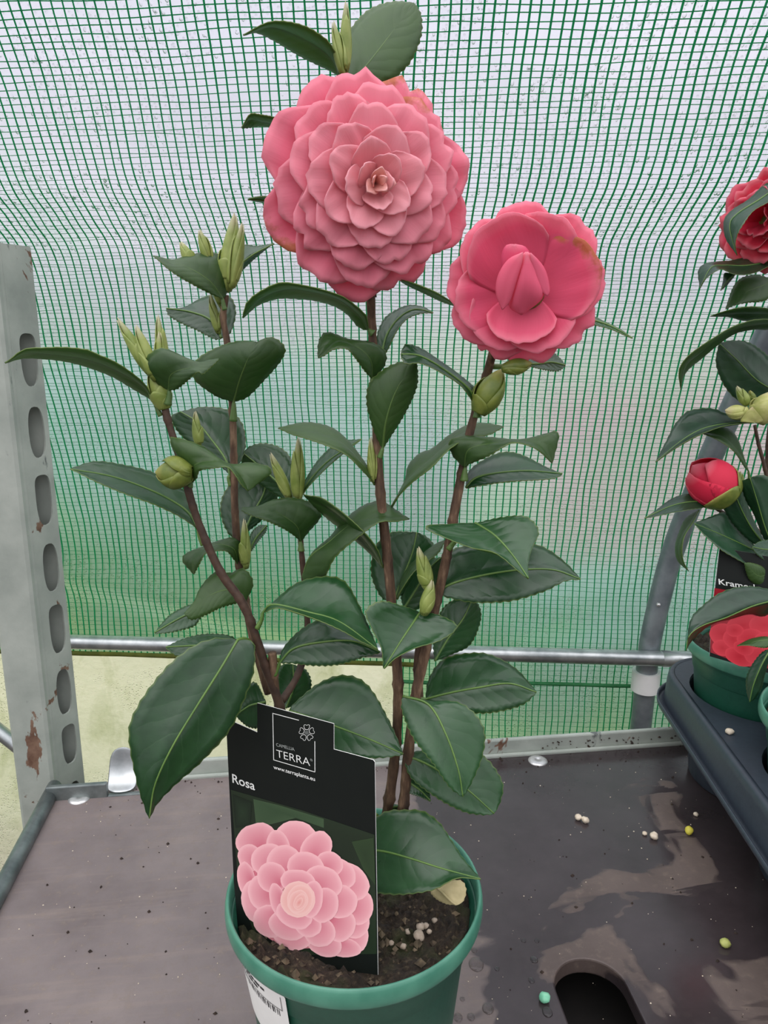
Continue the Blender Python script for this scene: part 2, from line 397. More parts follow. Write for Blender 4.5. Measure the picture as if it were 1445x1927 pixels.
M_PAPER = simple('white_paper', (226, 226, 222), (236, 236, 232), 50, 0.5)
M_INK = simple('black_ink', (30, 30, 32))

# ------------------------------------------------------------------ key heights and directions
ZS = HC - 0.480                    # shelf top
SH_A = math.radians(7.1)
DV = Vector((-math.sin(SH_A), math.cos(SH_A), 0))       # shelf depth direction
DU = Vector((math.cos(SH_A), math.sin(SH_A), 0))        # shelf right direction
WA = math.radians(3.9)
WU = Vector((math.cos(WA), -math.sin(WA), 0))           # tunnel wall direction
WN = Vector((-math.sin(WA), -math.cos(WA), 0))          # towards the inside

# ------------------------------------------------------------------ ground, inside and outside
def plane(name, x0, x1, y0, y1, z, mat):
    return mesh(name, [(x0, y0, z), (x1, y0, z), (x1, y1, z), (x0, y1, z)], [(0, 1, 2, 3)], mat, None, False)
fl = plane('floor', -9, 9, -12.0, 1.5, 0.0, M_FLOOR); tag(fl, 'packed dark earth floor under the trolley', 'floor', kind='structure')
gr = plane('ground', -25, 25, 1.5, 40, -0.005, M_GRASS); tag(gr, 'rough green grass outside the plastic wall', 'ground', kind='structure')

# ------------------------------------------------------------------ tunnel wall: film + net
PROF_PX = [(-420, .64), (-200, .705), (0, .765), (150, .825), (330, .895), (410, .965), (490, 1.035), (700, 1.13), (1000, 1.275), (1190, 1.325), (1240, 1.335)]
prof = []
for y, D in PROF_PX:
    p = PD(722.5, y, D); prof.append((p.y, p.z))
low_y, low_z = prof[-1]
prof += [(low_y + 0.01, low_z - 0.15), (low_y + 0.015, low_z - 0.35), (low_y + 0.02, 0.0)]
QN = 260
pc = cr([Vector((a, b, 0)) for a, b in prof], QN)         # top .. bottom, even by length
prof_y = [p.x for p in pc]; prof_z = [p.y for p in pc]
def q_of_py(py):            # profile parameter whose image row at mid frame is py
    best = None
    for i in range(QN):
        def row(k):
            y, z = prof_y[k], prof_z[k] - HC
            return 963.5 - FPX * (y * sp + z * cp) / (y * cp - z * sp)
        a, b = row(i), row(i + 1)
        if (a - py) * (b - py) <= 0 and abs(b - a) > 1e-9: return i + (py - a) / (b - a)
    return None
def wallpt(s, q, off=0.0):
    i = max(0, min(QN - 1, int(q))); f = q - i
    y = prof_y[i] + (prof_y[i + 1] - prof_y[i]) * f; z = prof_z[i] + (prof_z[i + 1] - prof_z[i]) * f
    ty, tz = prof_y[i + 1] - prof_y[i], prof_z[i + 1] - prof_z[i]
    L = math.hypot(ty, tz); ny, nz = -abs(tz) / L, (ty / L) * (-1)       # inward normal in the y-z profile
    r = 0.010 * noise.noise(Vector((s * 2.3, z * 3.1, 0.3))) + 0.004 * noise.noise(Vector((s * 7, z * 9, 4.0)))
    d1 = (z - (HC - 0.44) + 0.24 * (s + 0.45)) / 0.03                    # slanting fold at the left
    r += 0.016 * math.exp(-d1 * d1) * (1 / (1 + math.exp((s + 0.15) * 14)))
    d2 = (z - (HC + 0.02) - 0.06 * math.sin(s * 3)) / 0.05
    r += 0.008 * math.exp(-d2 * d2)
    r += off
    return Vector((0, y, z)) + WU * s + Vector((-WN.x * ny * -1, ny, nz)) * r
q_seam = q_of_py(1245)
S0, S1 = -2.4, 2.4
V, F = [], []; ns = 190; qs = [i * (QN / 130) for i in range(131)]
for q in qs:
    for k in range(ns + 1): V.append(wallpt(S0 + (S1 - S0) * k / ns, q, -0.003))
cut = sum(1 for q in qs if q <= q_seam)
for i in range(len(qs) - 1):
    for k in range(ns): F.append((i * (ns + 1) + k, i * (ns + 1) + k + 1, (i + 1) * (ns + 1) + k + 1, (i + 1) * (ns + 1) + k))
s_mid = 0.02
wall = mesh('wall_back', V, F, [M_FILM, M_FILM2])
for p in wall.data.polygons:
    i, k = divmod(p.index, ns)
    if qs[i] > q_seam and S0 + (S1 - S0) * k / ns < s_mid: p.material_index = 1
tag(wall, 'curved wall of misty plastic film covered with green net', 'wall', kind='structure')
# net strands
def spacing(y):
    T = [(-500, 19), (0, 17), (200, 13), (330, 9.5), (480, 6.8), (700, 7.2), (1000, 8), (1250, 9), (1600, 11)]
    for (a, b), (c, d) in zip(T, T[1:]):
        if a <= y <= c: return b + (d - b) * (y - a) / (c - a)
    return 11
V, F = [], []
y = -120.0; rows = []
while y < 1500:
    q = q_of_py(y)
    if q is not None: rows.append(q)
    y += spacing(y)
for ri, q in enumerate(rows):
    pts = []; right = q > q_seam
    a = s_mid if right else S0
    n = 90 if right else 180
    for k in range(n + 1):
        s = a + (S1 - a) * k / n
        pts.append(wallpt(s, max(0, min(QN - .01, q + 0.5 * noise.noise(Vector((s * 9, ri * 1.7, 2))))), 0.0))
    tube_data(pts, [0.0004 + 0.00045 * max(0, min(1, 1 - ri / 32))] * len(pts), 3, False, V, F)
hs = mesh('net_strand_weft', V, F, M_NET, wall); tag(hs, 'fine green cross strands of the net', None, kind='stuff')
V, F = [], []; s = S0; vi = 0
while s < S1:
    q1 = QN - 0.01 if s > s_mid else q_seam
    pts = []; n = 120 if abs(s) < 1.0 else 60
    for k in range(n + 1):
        q = q1 * k / n
        pts.append(wallpt(s + 0.0022 * noise.noise(Vector((s * 40, q * 0.09, 7))), q, 0.0012))
    tube_data(pts, [0.0012 * (1 + .25 * noise.noise(Vector((s * 97, 0, 0))))] * len(pts), 4, False, V, F)
    s += 0.0117; vi += 1
vs = mesh('net_strand_warp', V, F, M_NET, wall); tag(vs, 'green lengthwise strands of the net', None, kind='stuff')
# condensation beads on the upper sheet
V, F = [], []; cr_ = random.Random(8); nb = 0
OCT = [(1, 0, 0), (.7, .7, 0), (0, 1, 0), (-.7, .7, 0), (-1, 0, 0), (-.7, -.7, 0), (0, -1, 0), (.7, -.7, 0)]
q_lo = q_of_py(470); q_hi = q_of_py(-60)
while nb < 2600:
    s_ = cr_.uniform(-.62, .62); q_ = cr_.uniform(q_hi, q_lo)
    if noise.noise(Vector((s_ * 7, q_ * .12, 9))) + cr_.uniform(-.35, .35) < 0: continue
    p0 = wallpt(s_, q_, -0.0028); ex_ = (wallpt(s_ + .01, q_, -0.0028) - p0).normalized(); ey_ = (wallpt(s_, q_ + 1, -0.0028) - p0).normalized(); nz_ = ex_.cross(ey_)
    if nz_.dot(CAM - p0) < 0: nz_ = -nz_
    r_ = cr_.choice([.0009, .0012, .0016, .0022]); b_ = len(V); el = cr_.uniform(.8, 1.7)
    for (f_, h_) in ((1, 0), (.75, .5)):
        for (x_, y_, _) in OCT: V.append(p0 + ex_ * x_ * r_ * f_ + ey_ * y_ * r_ * f_ * el + nz_ * r_ * h_)
    V.append(p0 + nz_ * r_ * .72)
    for k in range(8):
        F.append((b_ + k, b_ + (k + 1) % 8, b_ + 8 + (k + 1) % 8, b_ + 8 + k)); F.append((b_ + 8 + k, b_ + 8 + (k + 1) % 8, b_ + 16))
    nb += 1
tW = NT('water'); tW.set(Base_Color=(.95, .95, .95, 1), Roughness=0.03, IOR=1.33); tW.b.inputs['Transmission Weight'].default_value = 1.0
cd_ = mesh('condensation_drops', V, F, tW.m, wall); tag(cd_, 'beads of condensation clinging to the plastic film', None, kind='stuff')
# seams
pts = [wallpt(S0 + (s_mid + .05 - S0) * k / 80, q_seam + 0.25 * noise.noise(Vector((k * .3, 0, 0))), 0.003) for k in range(81)]
tube('algae_seam', pts, [0.0045 + 0.0015 * noise.noise(Vector((k * .7, 5, 0))) for k in range(81)], M_ALGAE, wall, 6)
qg = q_of_py(1276)
pts = [wallpt(s_mid + (S1 - s_mid) * k / 80, qg + 0.3 * noise.noise(Vector((k * .2, 1, 0))), 0.003) for k in range(81)]
tube('green_seam', pts, [0.0035] * 81, M_SEAM, wall, 6)

# horizontal pipe
pa = PD(-160, 1199, 1.335); zp = pa.z
pl = [PZ(x, 1204 + 0.0285 * x, zp) for x in (-160, 1560)]
pipe = empty('tunnel_rail', (pl[0] + pl[1]) / 2, 'shiny galvanised horizontal rail running along the plastic wall', 'rail')
adopt(tube('pipe', [pl[0].lerp(pl[1], k / 30) for k in range(31)], 0.0128, M_GALV, None, 18), pipe)
pj = [PZ(x, 1204 + 0.0285 * x, zp) for x in (1246, 1330)]
adopt(tube('sleeve', pj, 0.0138, M_GALV, None, 18), pipe)
# hoop tube
hp = []
for x, y in [(1196, 1480), (1205, 1375), (1213, 1300), (1219, 1240), (1229, 1180), (1262, 1050), (1303, 940), (1350, 830), (1400, 722), (1460, 600), (1530, 480), (1640, 330)]:
    o_ = Vector((0, 0, 0))
    # stay just inside the wall: find the depth where the ray meets the wall surface
    lo, hi = 0.3, 2.2
    for _ in range(40):
        m = (lo + hi) / 2; p = PD(x, y, m); s = p.dot(WU) / 1.0
        q = None
        zz = p.z
        k = min(range(QN), key=lambda k_: abs(prof_z[k_] - zz))
        yw = prof_y[k] + WU.y * s
        if p.y < yw - 0.033: lo = m
        else: hi = m
    hp.append(PD(x, y, lo))
foot = hp[0].copy(); foot.z = 0.0
hp = [foot] + hp
hoop = empty('tunnel_hoop', foot, 'bent grey steel hoop tube standing against the net wall', 'hoop')
hs_ = cr(hp, 60)
adopt(tube('tube', hs_, 0.0178, M_GREYTUBE, None, 20), hoop)
k = min(range(61), key=lambda i: abs(hs_[i].z - PD(1216, 1282, 1.29).z))
d = (hs_[k + 1] - hs_[k - 1]).normalized()
co = adopt(tube('collar', [hs_[k] - d * .018, hs_[k] + d * .018], 0.0235, M_WHITEPL, None, 28), hoop); co['label'] = 'white plastic collar'
co.modifiers.new('edges', 'EDGE_SPLIT').split_angle = 0.8
kb = min(range(61), key=lambda i: abs(hs_[i].z - PD(1243, 1146, 1.25).z))
d2 = (CAM - hs_[kb]).normalized()
adopt(tube('rivet', [hs_[kb] + d2 * .015, hs_[kb] + d2 * .0195], 0.0035, M_WASHER, None, 12), hoop)
# side brace behind the post
b0, b1 = PD(-60, 1330, 1.26), PD(60, 1425, 1.26)
br = tube('tunnel_brace', [b0 - (b1 - b0), b0, b1, b1 + (b1 - b0) * 2.2], 0.012, M_GALV, None, 14)
tag(br, 'slanting galvanised brace tube behind the trolley post', 'brace')
# outside things, blurred by the film
bpy.ops.mesh.primitive_grid_add(x_subdivisions=30, y_subdivisions=14, size=1)
def lumpy(name, cx_, cy_, wx, wy, h, mat, label, cat):
    bm = bmesh.new(); bmesh.ops.create_icosphere(bm, subdivisions=4, radius=1)
    for v in bm.verts:
        k = 1 + 0.22 * noise.noise(v.co * 3 + Vector((cx_, cy_, 0))) + 0.08 * noise.noise(v.co * 11)
        v.co = Vector((cx_ + v.co.x * wx * k, cy_ + v.co.y * wy * k, max(-0.004, h * 0.42 + v.co.z * h * 0.58 * k)))
    o = from_bm(name, bm, mat); tag(o, label, cat); return o
bpy.data.objects.remove(bpy.context.active_object, do_unlink=True)
lumpy('hedge', -0.95, 3.0, 1.25, 0.5, 1.0, M_HEDGE, 'long blurred green hedge outside the film wall', 'hedge')
lumpy('shrub', 1.0, 2.05, 0.75, 0.25, 0.42, M_HEDGE, 'low blurred green shrub outside the film beside the pink boards', 'shrub')
bd = empty('garden_fence', (1.4, 2.5, 0), 'blurred pinkish boarded fence outside the film', 'fence')
for k in range(12):
    bm = bmesh.new(); boxbm(bm, 0.55 + k * .16, 0.70 + k * .16, 2.5, 2.53, -0.005, 0.86 + .02 * math.sin(k * 2.1)); o = from_bm('board', bm, M_BRICK, None, False); adopt(o, bd)

# ------------------------------------------------------------------ trolley shelf
O_ = PZ(112, 1482, ZS)                                    # back left corner of the board
bk = PZ(1000, 1416, ZS)
VB = (bk - O_).dot(DV)                                    # board's back edge in shelf coordinates
SM = Matrix(((DU.x, DV.x, 0, O_.x), (DU.y, DV.y, 0, O_.y), (0, 0, 1, ZS), (0, 0, 0, 1)))
SI = SM.inverted()
shelf = empty('trolley_shelf', O_, 'dark brown plywood trolley shelf with steel edging, stained and wet', 'shelf')
bm = bmesh.new()
hc = SI @ Vector((0.158, 0.470, ZS)); hd = SI @ Vector((0.166, 0.385, ZS))
hr = 0.0275
ax = (hd - hc).normalized(); pe = Vector((-ax.y, ax.x, 0))
loop = [hc + (pe * math.cos(a) - ax * math.sin(a)) * hr for a in [math.pi * i / 20 for i in range(21)]]
loop += [hd + (-pe * math.cos(a) + ax * math.sin(a)) * hr for a in [math.pi * i / 20 for i in range(21)]]
fs = fill_loops(bm, [[Vector((0, VB - .62, 0)), Vector((1.25, VB - .62, 0)), Vector((1.25, VB, 0)), Vector((0, VB, 0))], [Vector((p.x, p.y, 0)) for p in loop]])
extrude_faces(bm, fs, Vector((0, 0, -0.014)))
board = from_bm('board', bm, M_SHELF, None, False)
board.matrix_world = SM; adopt(board, shelf); board.matrix_world = SM
bevel(board, 0.0015, 2)
def shelfpart(name, bm, mat, smooth=False, bev=0.0):
    o = from_bm(name, bm, mat, None, smooth); o.parent = shelf
    o.matrix_parent_inverse = Matrix.Translation(shelf.location).inverted(); o.matrix_basis = SM
    if bev: bevel(o, bev, 2)
    return o
board.parent = shelf; board.matrix_parent_inverse = Matrix.Translation(shelf.location).inverted(); board.matrix_basis = SM
# left edge rail, a round bar
rl = [SM @ Vector((-0.004, VB - .02 - .6 * k / 12, 0.0035)) for k in range(13)]
rl[0] = SM @ Vector((-0.004, (SI @ PZ(116, 1478, ZS + .004)).y, 0.0035))
V, F = tube_data(rl, [0.0078] * 13, 16)
adopt(mesh('side_rail', V, F, M_DARKMETAL), shelf)
# back lip
x_l = (SI @ PZ(262, 1465, ZS)).x
bm = bmesh.new(); boxbm(bm, x_l, 1.25, VB - .002, VB + .004, -0.02, 0.0205); boxbm(bm, x_l, 1.25, VB - .007, VB - .002, -0.012, 0.004)
shelfpart('back_lip', bm, M_POST, False, 0.002)
xa, xb = (SI @ PZ(122, 1475, ZS)).x, (SI @ PZ(214, 1470, ZS)).x
bm = bmesh.new(); boxbm(bm, xa - .01, xb, VB - .030, VB - .024, -0.006, 0.016); boxbm(bm, xb, x_l + .012, VB - .030, VB - .024, -0.006, 0.0015)
shelfpart('corner_angle', bm, M_DARKMETAL, False, 0.0012)
# clip tab
bm = bmesh.new(); pr = [(VB - .028, 0.002), (VB - .012, 0.007), (VB - .004, 0.020), (VB - .001, 0.044)]
prev = None; hw = 0.017
for i, (v_, z_) in enumerate(pr):
    wx = hw if i < 3 else hw * .75
    row = [bm.verts.new((xb + .013 - wx, v_, z_)), bm.verts.new((xb + .013 + wx, v_, z_))]
    if prev: bm.faces.new((prev[0], prev[1], row[1], row[0]))
    prev = row
o = shelfpart('clip_tab', bm, M_GALV, True); solid(o, 0.002, 0); 
m = o.modifiers.new('s', 'SUBSURF'); m.levels = 2; m.render_levels = 2
for (px, py) in [(149, 1503), (370, 1434), (1012, 1432)]:
    p = SI @ PZ(px, py, ZS)
    o = lathe('washer', [(0.0006, .0019), (0.0018, .0018), (0.0022, .0026), (.006, .0026), (0.0085, 0.0022), (0.0112, 0.0008), (0.0114, -0.0005)], M_WASHER, None, 32, SM @ Matrix.Translation(p))
    adopt(o, shelf)
# black pan added under the board to keep the hand hole dark
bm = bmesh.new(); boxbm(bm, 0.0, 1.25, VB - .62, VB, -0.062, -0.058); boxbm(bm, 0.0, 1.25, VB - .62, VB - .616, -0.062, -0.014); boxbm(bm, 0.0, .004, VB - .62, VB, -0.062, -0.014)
shelfpart('added_hole_backing', bm, simple('hole_shade_black', (16, 13, 12), (24, 20, 18), 60, 0.9))
# ------------------------------------------------------------------ trolley post
YP = 0.745
post_o = PY(97, 1440, YP); zt = PY(50, 455, YP).z
post = empty('trolley_post', (post_o.x, post_o.y, 0.0), 'scratched pale grey steel trolley post with oval slots down its edge', 'post')
PM = Matrix(((DU.x, DV.x, 0, post_o.x), (DU.y, DV.y, 0, post_o.y), (0, 0, 1, 0), (0, 0, 0, 1)))
def postpart(name, bm, mat, smooth=False):
    o = from_bm(name, bm, mat, None, smooth); o.parent = post
    o.matrix_parent_inverse = Matrix.Translation(post.location).inverted(); o.matrix_basis = PM; return o
def ext_profile(pf, z0, z1, closed=False):
    bm = bmesh.new(); r0 = [bm.verts.new((x, y, z0)) for x, y in pf]; r1 = [bm.verts.new((x, y, z1)) for x, y in pf]
    n = len(pf)
    for i in range(n if closed else n - 1):
        j = (i + 1) % n; bm.faces.new((r0[i], r0[j], r1[j], r1[i]))
    return bm
FW = 0.0385
pf = [(-FW, .030), (-FW, .003), (-FW + .003, 0), (-.003, 0), (0, .0015), (.0012, .005), (.003, .0075)]
o = postpart('face', ext_profile(pf, 0, zt), M_POST); solid(o, 0.002, 0)
# slotted flange: strip in the plane from (.003,.0075) to (.021,.034)
fa, fb = Vector((.003, .0075, 0)), Vector((.0215, .036, 0))
fdir = (fb - fa); fl_ = fdir.length; fdir.normalize()
def fpt(w_, z): return fa + fdir * w_ + Vector((0, 0, z))
loops = [[fpt(0, 0), fpt(fl_, 0), fpt(fl_, zt), fpt(0, zt)]]
slots = []
for i, (ya, yb) in enumerate([(627, 728), (766, 863), (895, 990), (1025, 1115), (1141, 1232), (1263, 1347), (1368, 1440), (1475, 1560), (1600, 1690)]):
    za, zb = PY(100, ya, YP + .02).z, PY(100, yb, YP + .02).z
    h = (za - zb); zc = (za + zb) / 2; rw = 0.0098; wc = fl_ * .56
    top_flat = (i % 2 == 0)
    lp = []
    for k in range(25):
        a = 2 * math.pi * k / 24
        if k == 24: break
        c_, s_ = math.cos(a), math.sin(a)
        x_ = rw * (abs(c_) ** 0.7) * (1 if c_ > 0 else -1)
        ex = 0.35 if (top_flat and s_ > 0) else 0.85
        z_ = h / 2 * (abs(s_) ** ex) * (1 if s_ > 0 else -1)
        lp.append(fpt(wc + x_, zc + z_))
    loops.append(lp)
# triangle_fill works in any plane when given loops
bm = bmesh.new(); fs = fill_loops(bm, loops)
o = postpart('slotted_flange', bm, M_POST); solid(o, 0.0022, 0)
pf2 = [(.0215, .036), (.019, .0385), (-FW + .004, .040), (-FW, .030)]
o = postpart('rear_face', ext_profile(pf2, 0, zt - .001), M_POST); solid(o, 0.002, 0)

# ------------------------------------------------------------------ pots
def pot(name, c, rimz, botz, label, group=None):
    h = rimz - botz; R = 0.080
    t = empty(name, (c.x, c.y, botz), label, 'pot', group)
    M = Matrix.Translation((c.x, c.y, botz))
    r = lambda z: 0.0585 + (0.0735 - 0.0585) * (z / h)
    prof_ = [(0.002, 0.004), (r(0) - .004, 0.004), (r(0) - .003, 0.0), (r(0), 0.002), (r(.3 * h), .3 * h), (r(.755 * h), .755 * h), (r(.762 * h) + .0004, .760 * h), (r(.767 * h) + .0012, .767 * h), (r(.86 * h) + .0018, .86 * h), (0.0752, .885 * h), (0.0768, .905 * h)]
    b = lathe('body', prof_ + [(0.0775, .92 * h)], M_POT, None, 96, M, True)
    # hollow: remove top cap by building inner wall
    adopt(b, t)
    me = b.data
    bm_ = bmesh.new(); bm_.from_mesh(me)
    capf = [f for f in bm_.faces if len(f.verts) > 10 and f.calc_center_median().z > botz + h * .5]
    bmesh.ops.delete(bm_, geom=capf, context='FACES'); bm_.to_mesh(me); bm_.free()
    solid(b, 0.0016, -1)
    rp = []
    for k in range(17):
        a = -math.pi / 2 + 2 * math.pi * k / 16
        rp.append((0.0784 + 0.0021 * math.cos(a), h - 0.0075 + 0.0075 * math.sin(a) * (1 if math.sin(a) > 0 else .8)))
    rim = lathe('rim', rp, M_RIM, None, 96, M, False); adopt(rim, t)
    return t
PC = PD(667, 1662, 0.469); RZ = PC.z
pot1 = pot('plant_pot', PC, RZ, ZS, 'green plastic pot with a white barcode sticker holding the tall pink camellia')
pot1_h = RZ - ZS
def potR(z):
    f = (z - ZS) / pot1_h
    return 0.0585 + 0.015 * f + (0.0003 if f < .765 else 0.0016 + (f - .765) * .006)
# barcode sticker on the pot wall
st_c = Vector((PC.x, PC.y, 0))
def on_pot(px, py):
    lo, hi = 0.2, 0.6
    for _ in range(40):
        m = (lo + hi) / 2; p = PD(px, py, m)
        if (p.xy - st_c.xy).length > potR(p.z) and p.y < st_c.y + .03: lo = m
        else: hi = m
    return PD(px, py, lo)
p_tr = on_pot(536, 1868); 
ang_r = math.atan2(p_tr.y - PC.y, p_tr.x - PC.x); z_top = p_tr.z
ang_l = ang_r - 1.02
def stick(u_, z, off): 
    a = ang_l + (ang_r - ang_l) * u_; r_ = potR(z) + off
    return Vector((PC.x + r_ * math.cos(a), PC.y + r_ * math.sin(a), z))
def patch(name, rects, mat, off, parent, rnd=0.0):
    V, F = [], []
    for (u0, u1, z0, z1) in rects:
        n = max(1, int((u1 - u0) * 30)); b = len(V)
        for i in range(n + 1):
            u_ = u0 + (u1 - u0) * i / n; e = 0
            if rnd: 
                dd = min(u_ - u0, u1 - u_); e = max(0, rnd - dd * .07); e = rnd - math.sqrt(max(0, rnd * rnd - e * e))
            V.append(stick(u_, z0, off)); V.append(stick(u_, z1 - e, off))
        for i in range(n): F.append((b + 2 * i, b + 2 * i + 2, b + 2 * i + 3, b + 2 * i + 1))
    return adopt(mesh(name, V, F, mat, None), parent)
stk = patch('barcode_sticker', [(0, 1, z_top - .05, z_top)], M_PAPER, 0.0005, pot1, 0.004)
stk['label'] = 'white barcode sticker'
rects = []; u_ = 0.16; 
while u_ < 0.93:
    wd = random.choice([.008, .008, .016, .024]); rects.append((u_, u_ + wd, z_top - .030, z_top - .0165)); u_ += wd + random.choice([.008, .012, .02])
def subp(o, par): o.parent = par; o.matrix_parent_inverse = par.matrix_parent_inverse.copy() if False else Matrix(); return o
def patch2(name, rects, mat, off):
    o = patch(name, rects, mat, off, pot1); w_ = o.matrix_parent_inverse.copy(); o.parent = stk; o.matrix_parent_inverse = Matrix(); return o
patch2('barcode', rects, M_INK, 0.0008)
rects = []
for zt_, n_ in ((.0085, 9), (.0115, 8), (.0345, 10)):
    u_ = .2
    for k in range(n_):
        wd = random.uniform(.03, .07)
        if u_ + wd < .85: rects.append((u_, u_ + wd, z_top - zt_ - .0016, z_top - zt_))
        u_ += wd + .012
rects += [(.05, .13, z_top - .010, z_top - .003), (.15, .955, z_top - .0158, z_top - .0154), (.95, .955, z_top - .0158, z_top - .005)]
patch2('fine_print', rects, M_INK, 0.0008)

def soil(name, c, z, r, label, seed):
    V, F = [], []; nr_, ns_ = 40, 110
    for i in range(nr_ + 1):
        for k in range(ns_):
            rr2 = r * (0.002 + 0.998 * i / nr_); g = 2 * math.pi * k / ns_
            x, y_ = rr2 * math.cos(g), rr2 * math.sin(g); q_ = Vector((x, y_, seed))
            V.append((c.x + x, c.y + y_, z + 0.006 * noise.noise(q_ * 45) + 0.007 * abs(noise.noise(q_ * 140)) + 0.0035 * noise.noise(q_ * 380)))
    for i in range(nr_):
        for k in range(ns_): F.append((i * ns_ + k, (i + 1) * ns_ + k, (i + 1) * ns_ + (k + 1) % ns_, i * ns_ + (k + 1) % ns_))
    b_ = len(V)
    for k in range(ns_):
        g = 2 * math.pi * k / ns_; V.append((c.x + (r - .002) * math.cos(g), c.y + (r - .002) * math.sin(g), z - .012))
    for k in range(ns_): F.append((nr_ * ns_ + k, b_ + k, b_ + (k + 1) % ns_, nr_ * ns_ + (k + 1) % ns_))
    F.append(tuple(b_ + k for k in range(ns_))[::-1])
    o_ = mesh(name, V, F, M_SOIL); tag(o_, label, 'soil', kind='stuff'); return o_
SZ = RZ - 0.016
soil('potting_soil', PC, SZ, 0.0728, 'dark lumpy compost filling the pot of the pink camellia', 1.0)

# ------------------------------------------------------------------ leaves, buds, petals
def loft(name, crop, mid, A, B, Y0, dA, dB, side='u', mats=None, n=34, nc=4, serr=0.0007, bulge=0.07, parent=None, th=0.00045, pow_=0.75, auto=False):
    """blade between a traced midrib and two traced margins; depth offsets in centimetres"""
    def conv(pts): return [Vector(cx(crop, p[0], p[1]) + ((p[2] if len(p) > 2 else 0.0),)) for p in pts]
    m = conv(mid)
    nd = len(m)
    a = [m[0]] + conv(A) + [m[-1]]; b = [m[0]] + conv(B) + [m[-1]]
    ms = cr([(p.x, p.y, p.z * 8) for p in m], n); As = cr([(p.x, p.y, 0) for p in a], n); Bs = cr([(p.x, p.y, 0) for p in b], n)
    area = 0
    poly = As + Bs[::-1]
    for i in range(len(poly)):
        p, q_ = poly[i], poly[(i + 1) % len(poly)]; area += p.x * q_.y - q_.x * p.y
    # image y grows downwards: positive area = clockwise on screen
    swap = (area > 0) if side == 'u' else (area < 0)
    if swap: As, Bs, dA, dB = Bs, As, dB, dA
    if auto:                     # a margin that looks too close to the midrib must run away in depth: natural leaf width
        M3 = [PY(p.x, p.y, Y0 + p.z / 800) for p in ms]; Ln = sum((M3[i + 1] - M3[i]).length for i in range(n))
        def deep(E, d_):
            if abs(d_) < .05: return d_
            wv = max((PY(E[i].x, E[i].y, M3[i].y) - M3[i]).length for i in range(n + 1)); wt = .23 * Ln
            need = math.sqrt(max(0, wt * wt - wv * wv)) * 100
            return math.copysign(max(abs(d_), min(2.6, .9 * need)), d_)
        dA, dB = deep(As, dA), deep(Bs, dB)
    V, F, UV = [], [], []
    W = 2 * nc + 1
    for i in range(n + 1):
        t = i / n; g = max(0.0, math.sin(math.pi * t)) ** pow_
        Ym = Y0 + ms[i].z / 8 / 100
        pm = PY(ms[i].x, ms[i].y, Ym)
        pa_ = PY(As[i].x, As[i].y, Ym + dA / 100 * g); pb_ = PY(Bs[i].x, Bs[i].y, Ym + dB / 100 * g)
        if serr and 0 < i < n and i % 2:
            for p_ in (pa_, pb_):
                e = p_ - pm
                if e.length > 1e-5: p_ += e.normalized() * serr
        tn = PY(ms[min(i + 1, n)].x, ms[min(i + 1, n)].y, Y0 + ms[min(i + 1, n)].z / 800) - PY(ms[max(i - 1, 0)].x, ms[max(i - 1, 0)].y, Y0 + ms[max(i - 1, 0)].z / 800)
        for j in range(-nc, nc + 1):
            e = pa_ if j < 0 else pb_; w_ = abs(j) / nc
            p_ = pm.lerp(e, w_)
            lat = (e - pm) * (-1 if j < 0 else 1)
            nr = lat.cross(tn)
            if nr.length > 1e-12: p_ = p_ + nr.normalized() * (bulge * (e - pm).length * math.sin(math.pi * w_))
            p_ = p_ + Vector((0, 0, 1)) * 0.0005 * noise.noise(p_ * 70) * w_
            V.append(p_); UV.append((t, 0.5 + 0.5 * j / nc))
    for i in range(n):
        for j in range(W - 1):
            F.append((i * W + j, (i + 1) * W + j, (i + 1) * W + j + 1, i * W + j + 1))
    me = bpy.data.meshes.new(name); me.from_pydata([tuple(v) for v in V], [], F); me.update()
    uvl = me.uv_layers.new(name='UVMap')
    for lp in me.loops: uvl.data[lp.index].uv = UV[lp.vertex_index]
    o = link(name, me, mats, None)
    if parent is not None: adopt(o, parent)
    if th: solid(o, th, -1, 1 if isinstance(mats, list) and len(mats) > 1 else 0, 1 if isinstance(mats, list) and len(mats) > 1 else 0)
    mids = [V[i * W + nc] for i in range(n + 1)]
    return o, mids
LM = [M_LEAF, M_UNDER]; LM2 = [M_LEAF2, M_UNDER]
def leaf(par, crop, mid, A, B, Y0, dA=0.6, dB=0.6, side='u', pet=None, mats=None, rib=True, pr=0.0016, **kw):
    o, mids = loft('leaf', crop, mid, A, B, Y0, dA, dB, side, mats or LM, parent=par, auto=True, **kw)
    if rib:
        pts = list(mids); rad = [0.00074 * (1 - 0.5 * i / (len(mids) - 1)) for i in range(len(mids))]
        if pet:
            pp = [PY(*cx(crop, p[0], p[1]), Y0 + (p[2] if len(p) > 2 else 0) / 100) for p in pet] + [mids[0]]
            pp = cr(pp, 8)[:-1]
            rad = [pr + (0.001 - pr) * k / 8 for k in range(8)] + rad; pts = pp + pts
        V, F = tube_data(pts, rad, 6)
        r = mesh('midrib', V, F, M_RIB if side == 'u' else M_RIBU, o)
    return o
def set_uv_axis(o, uvs):
    l_ = o.data.uv_layers.new(name='UVMap')
    for lp in o.data.loops: l_.data[lp.index].uv = uvs[lp.vertex_index]
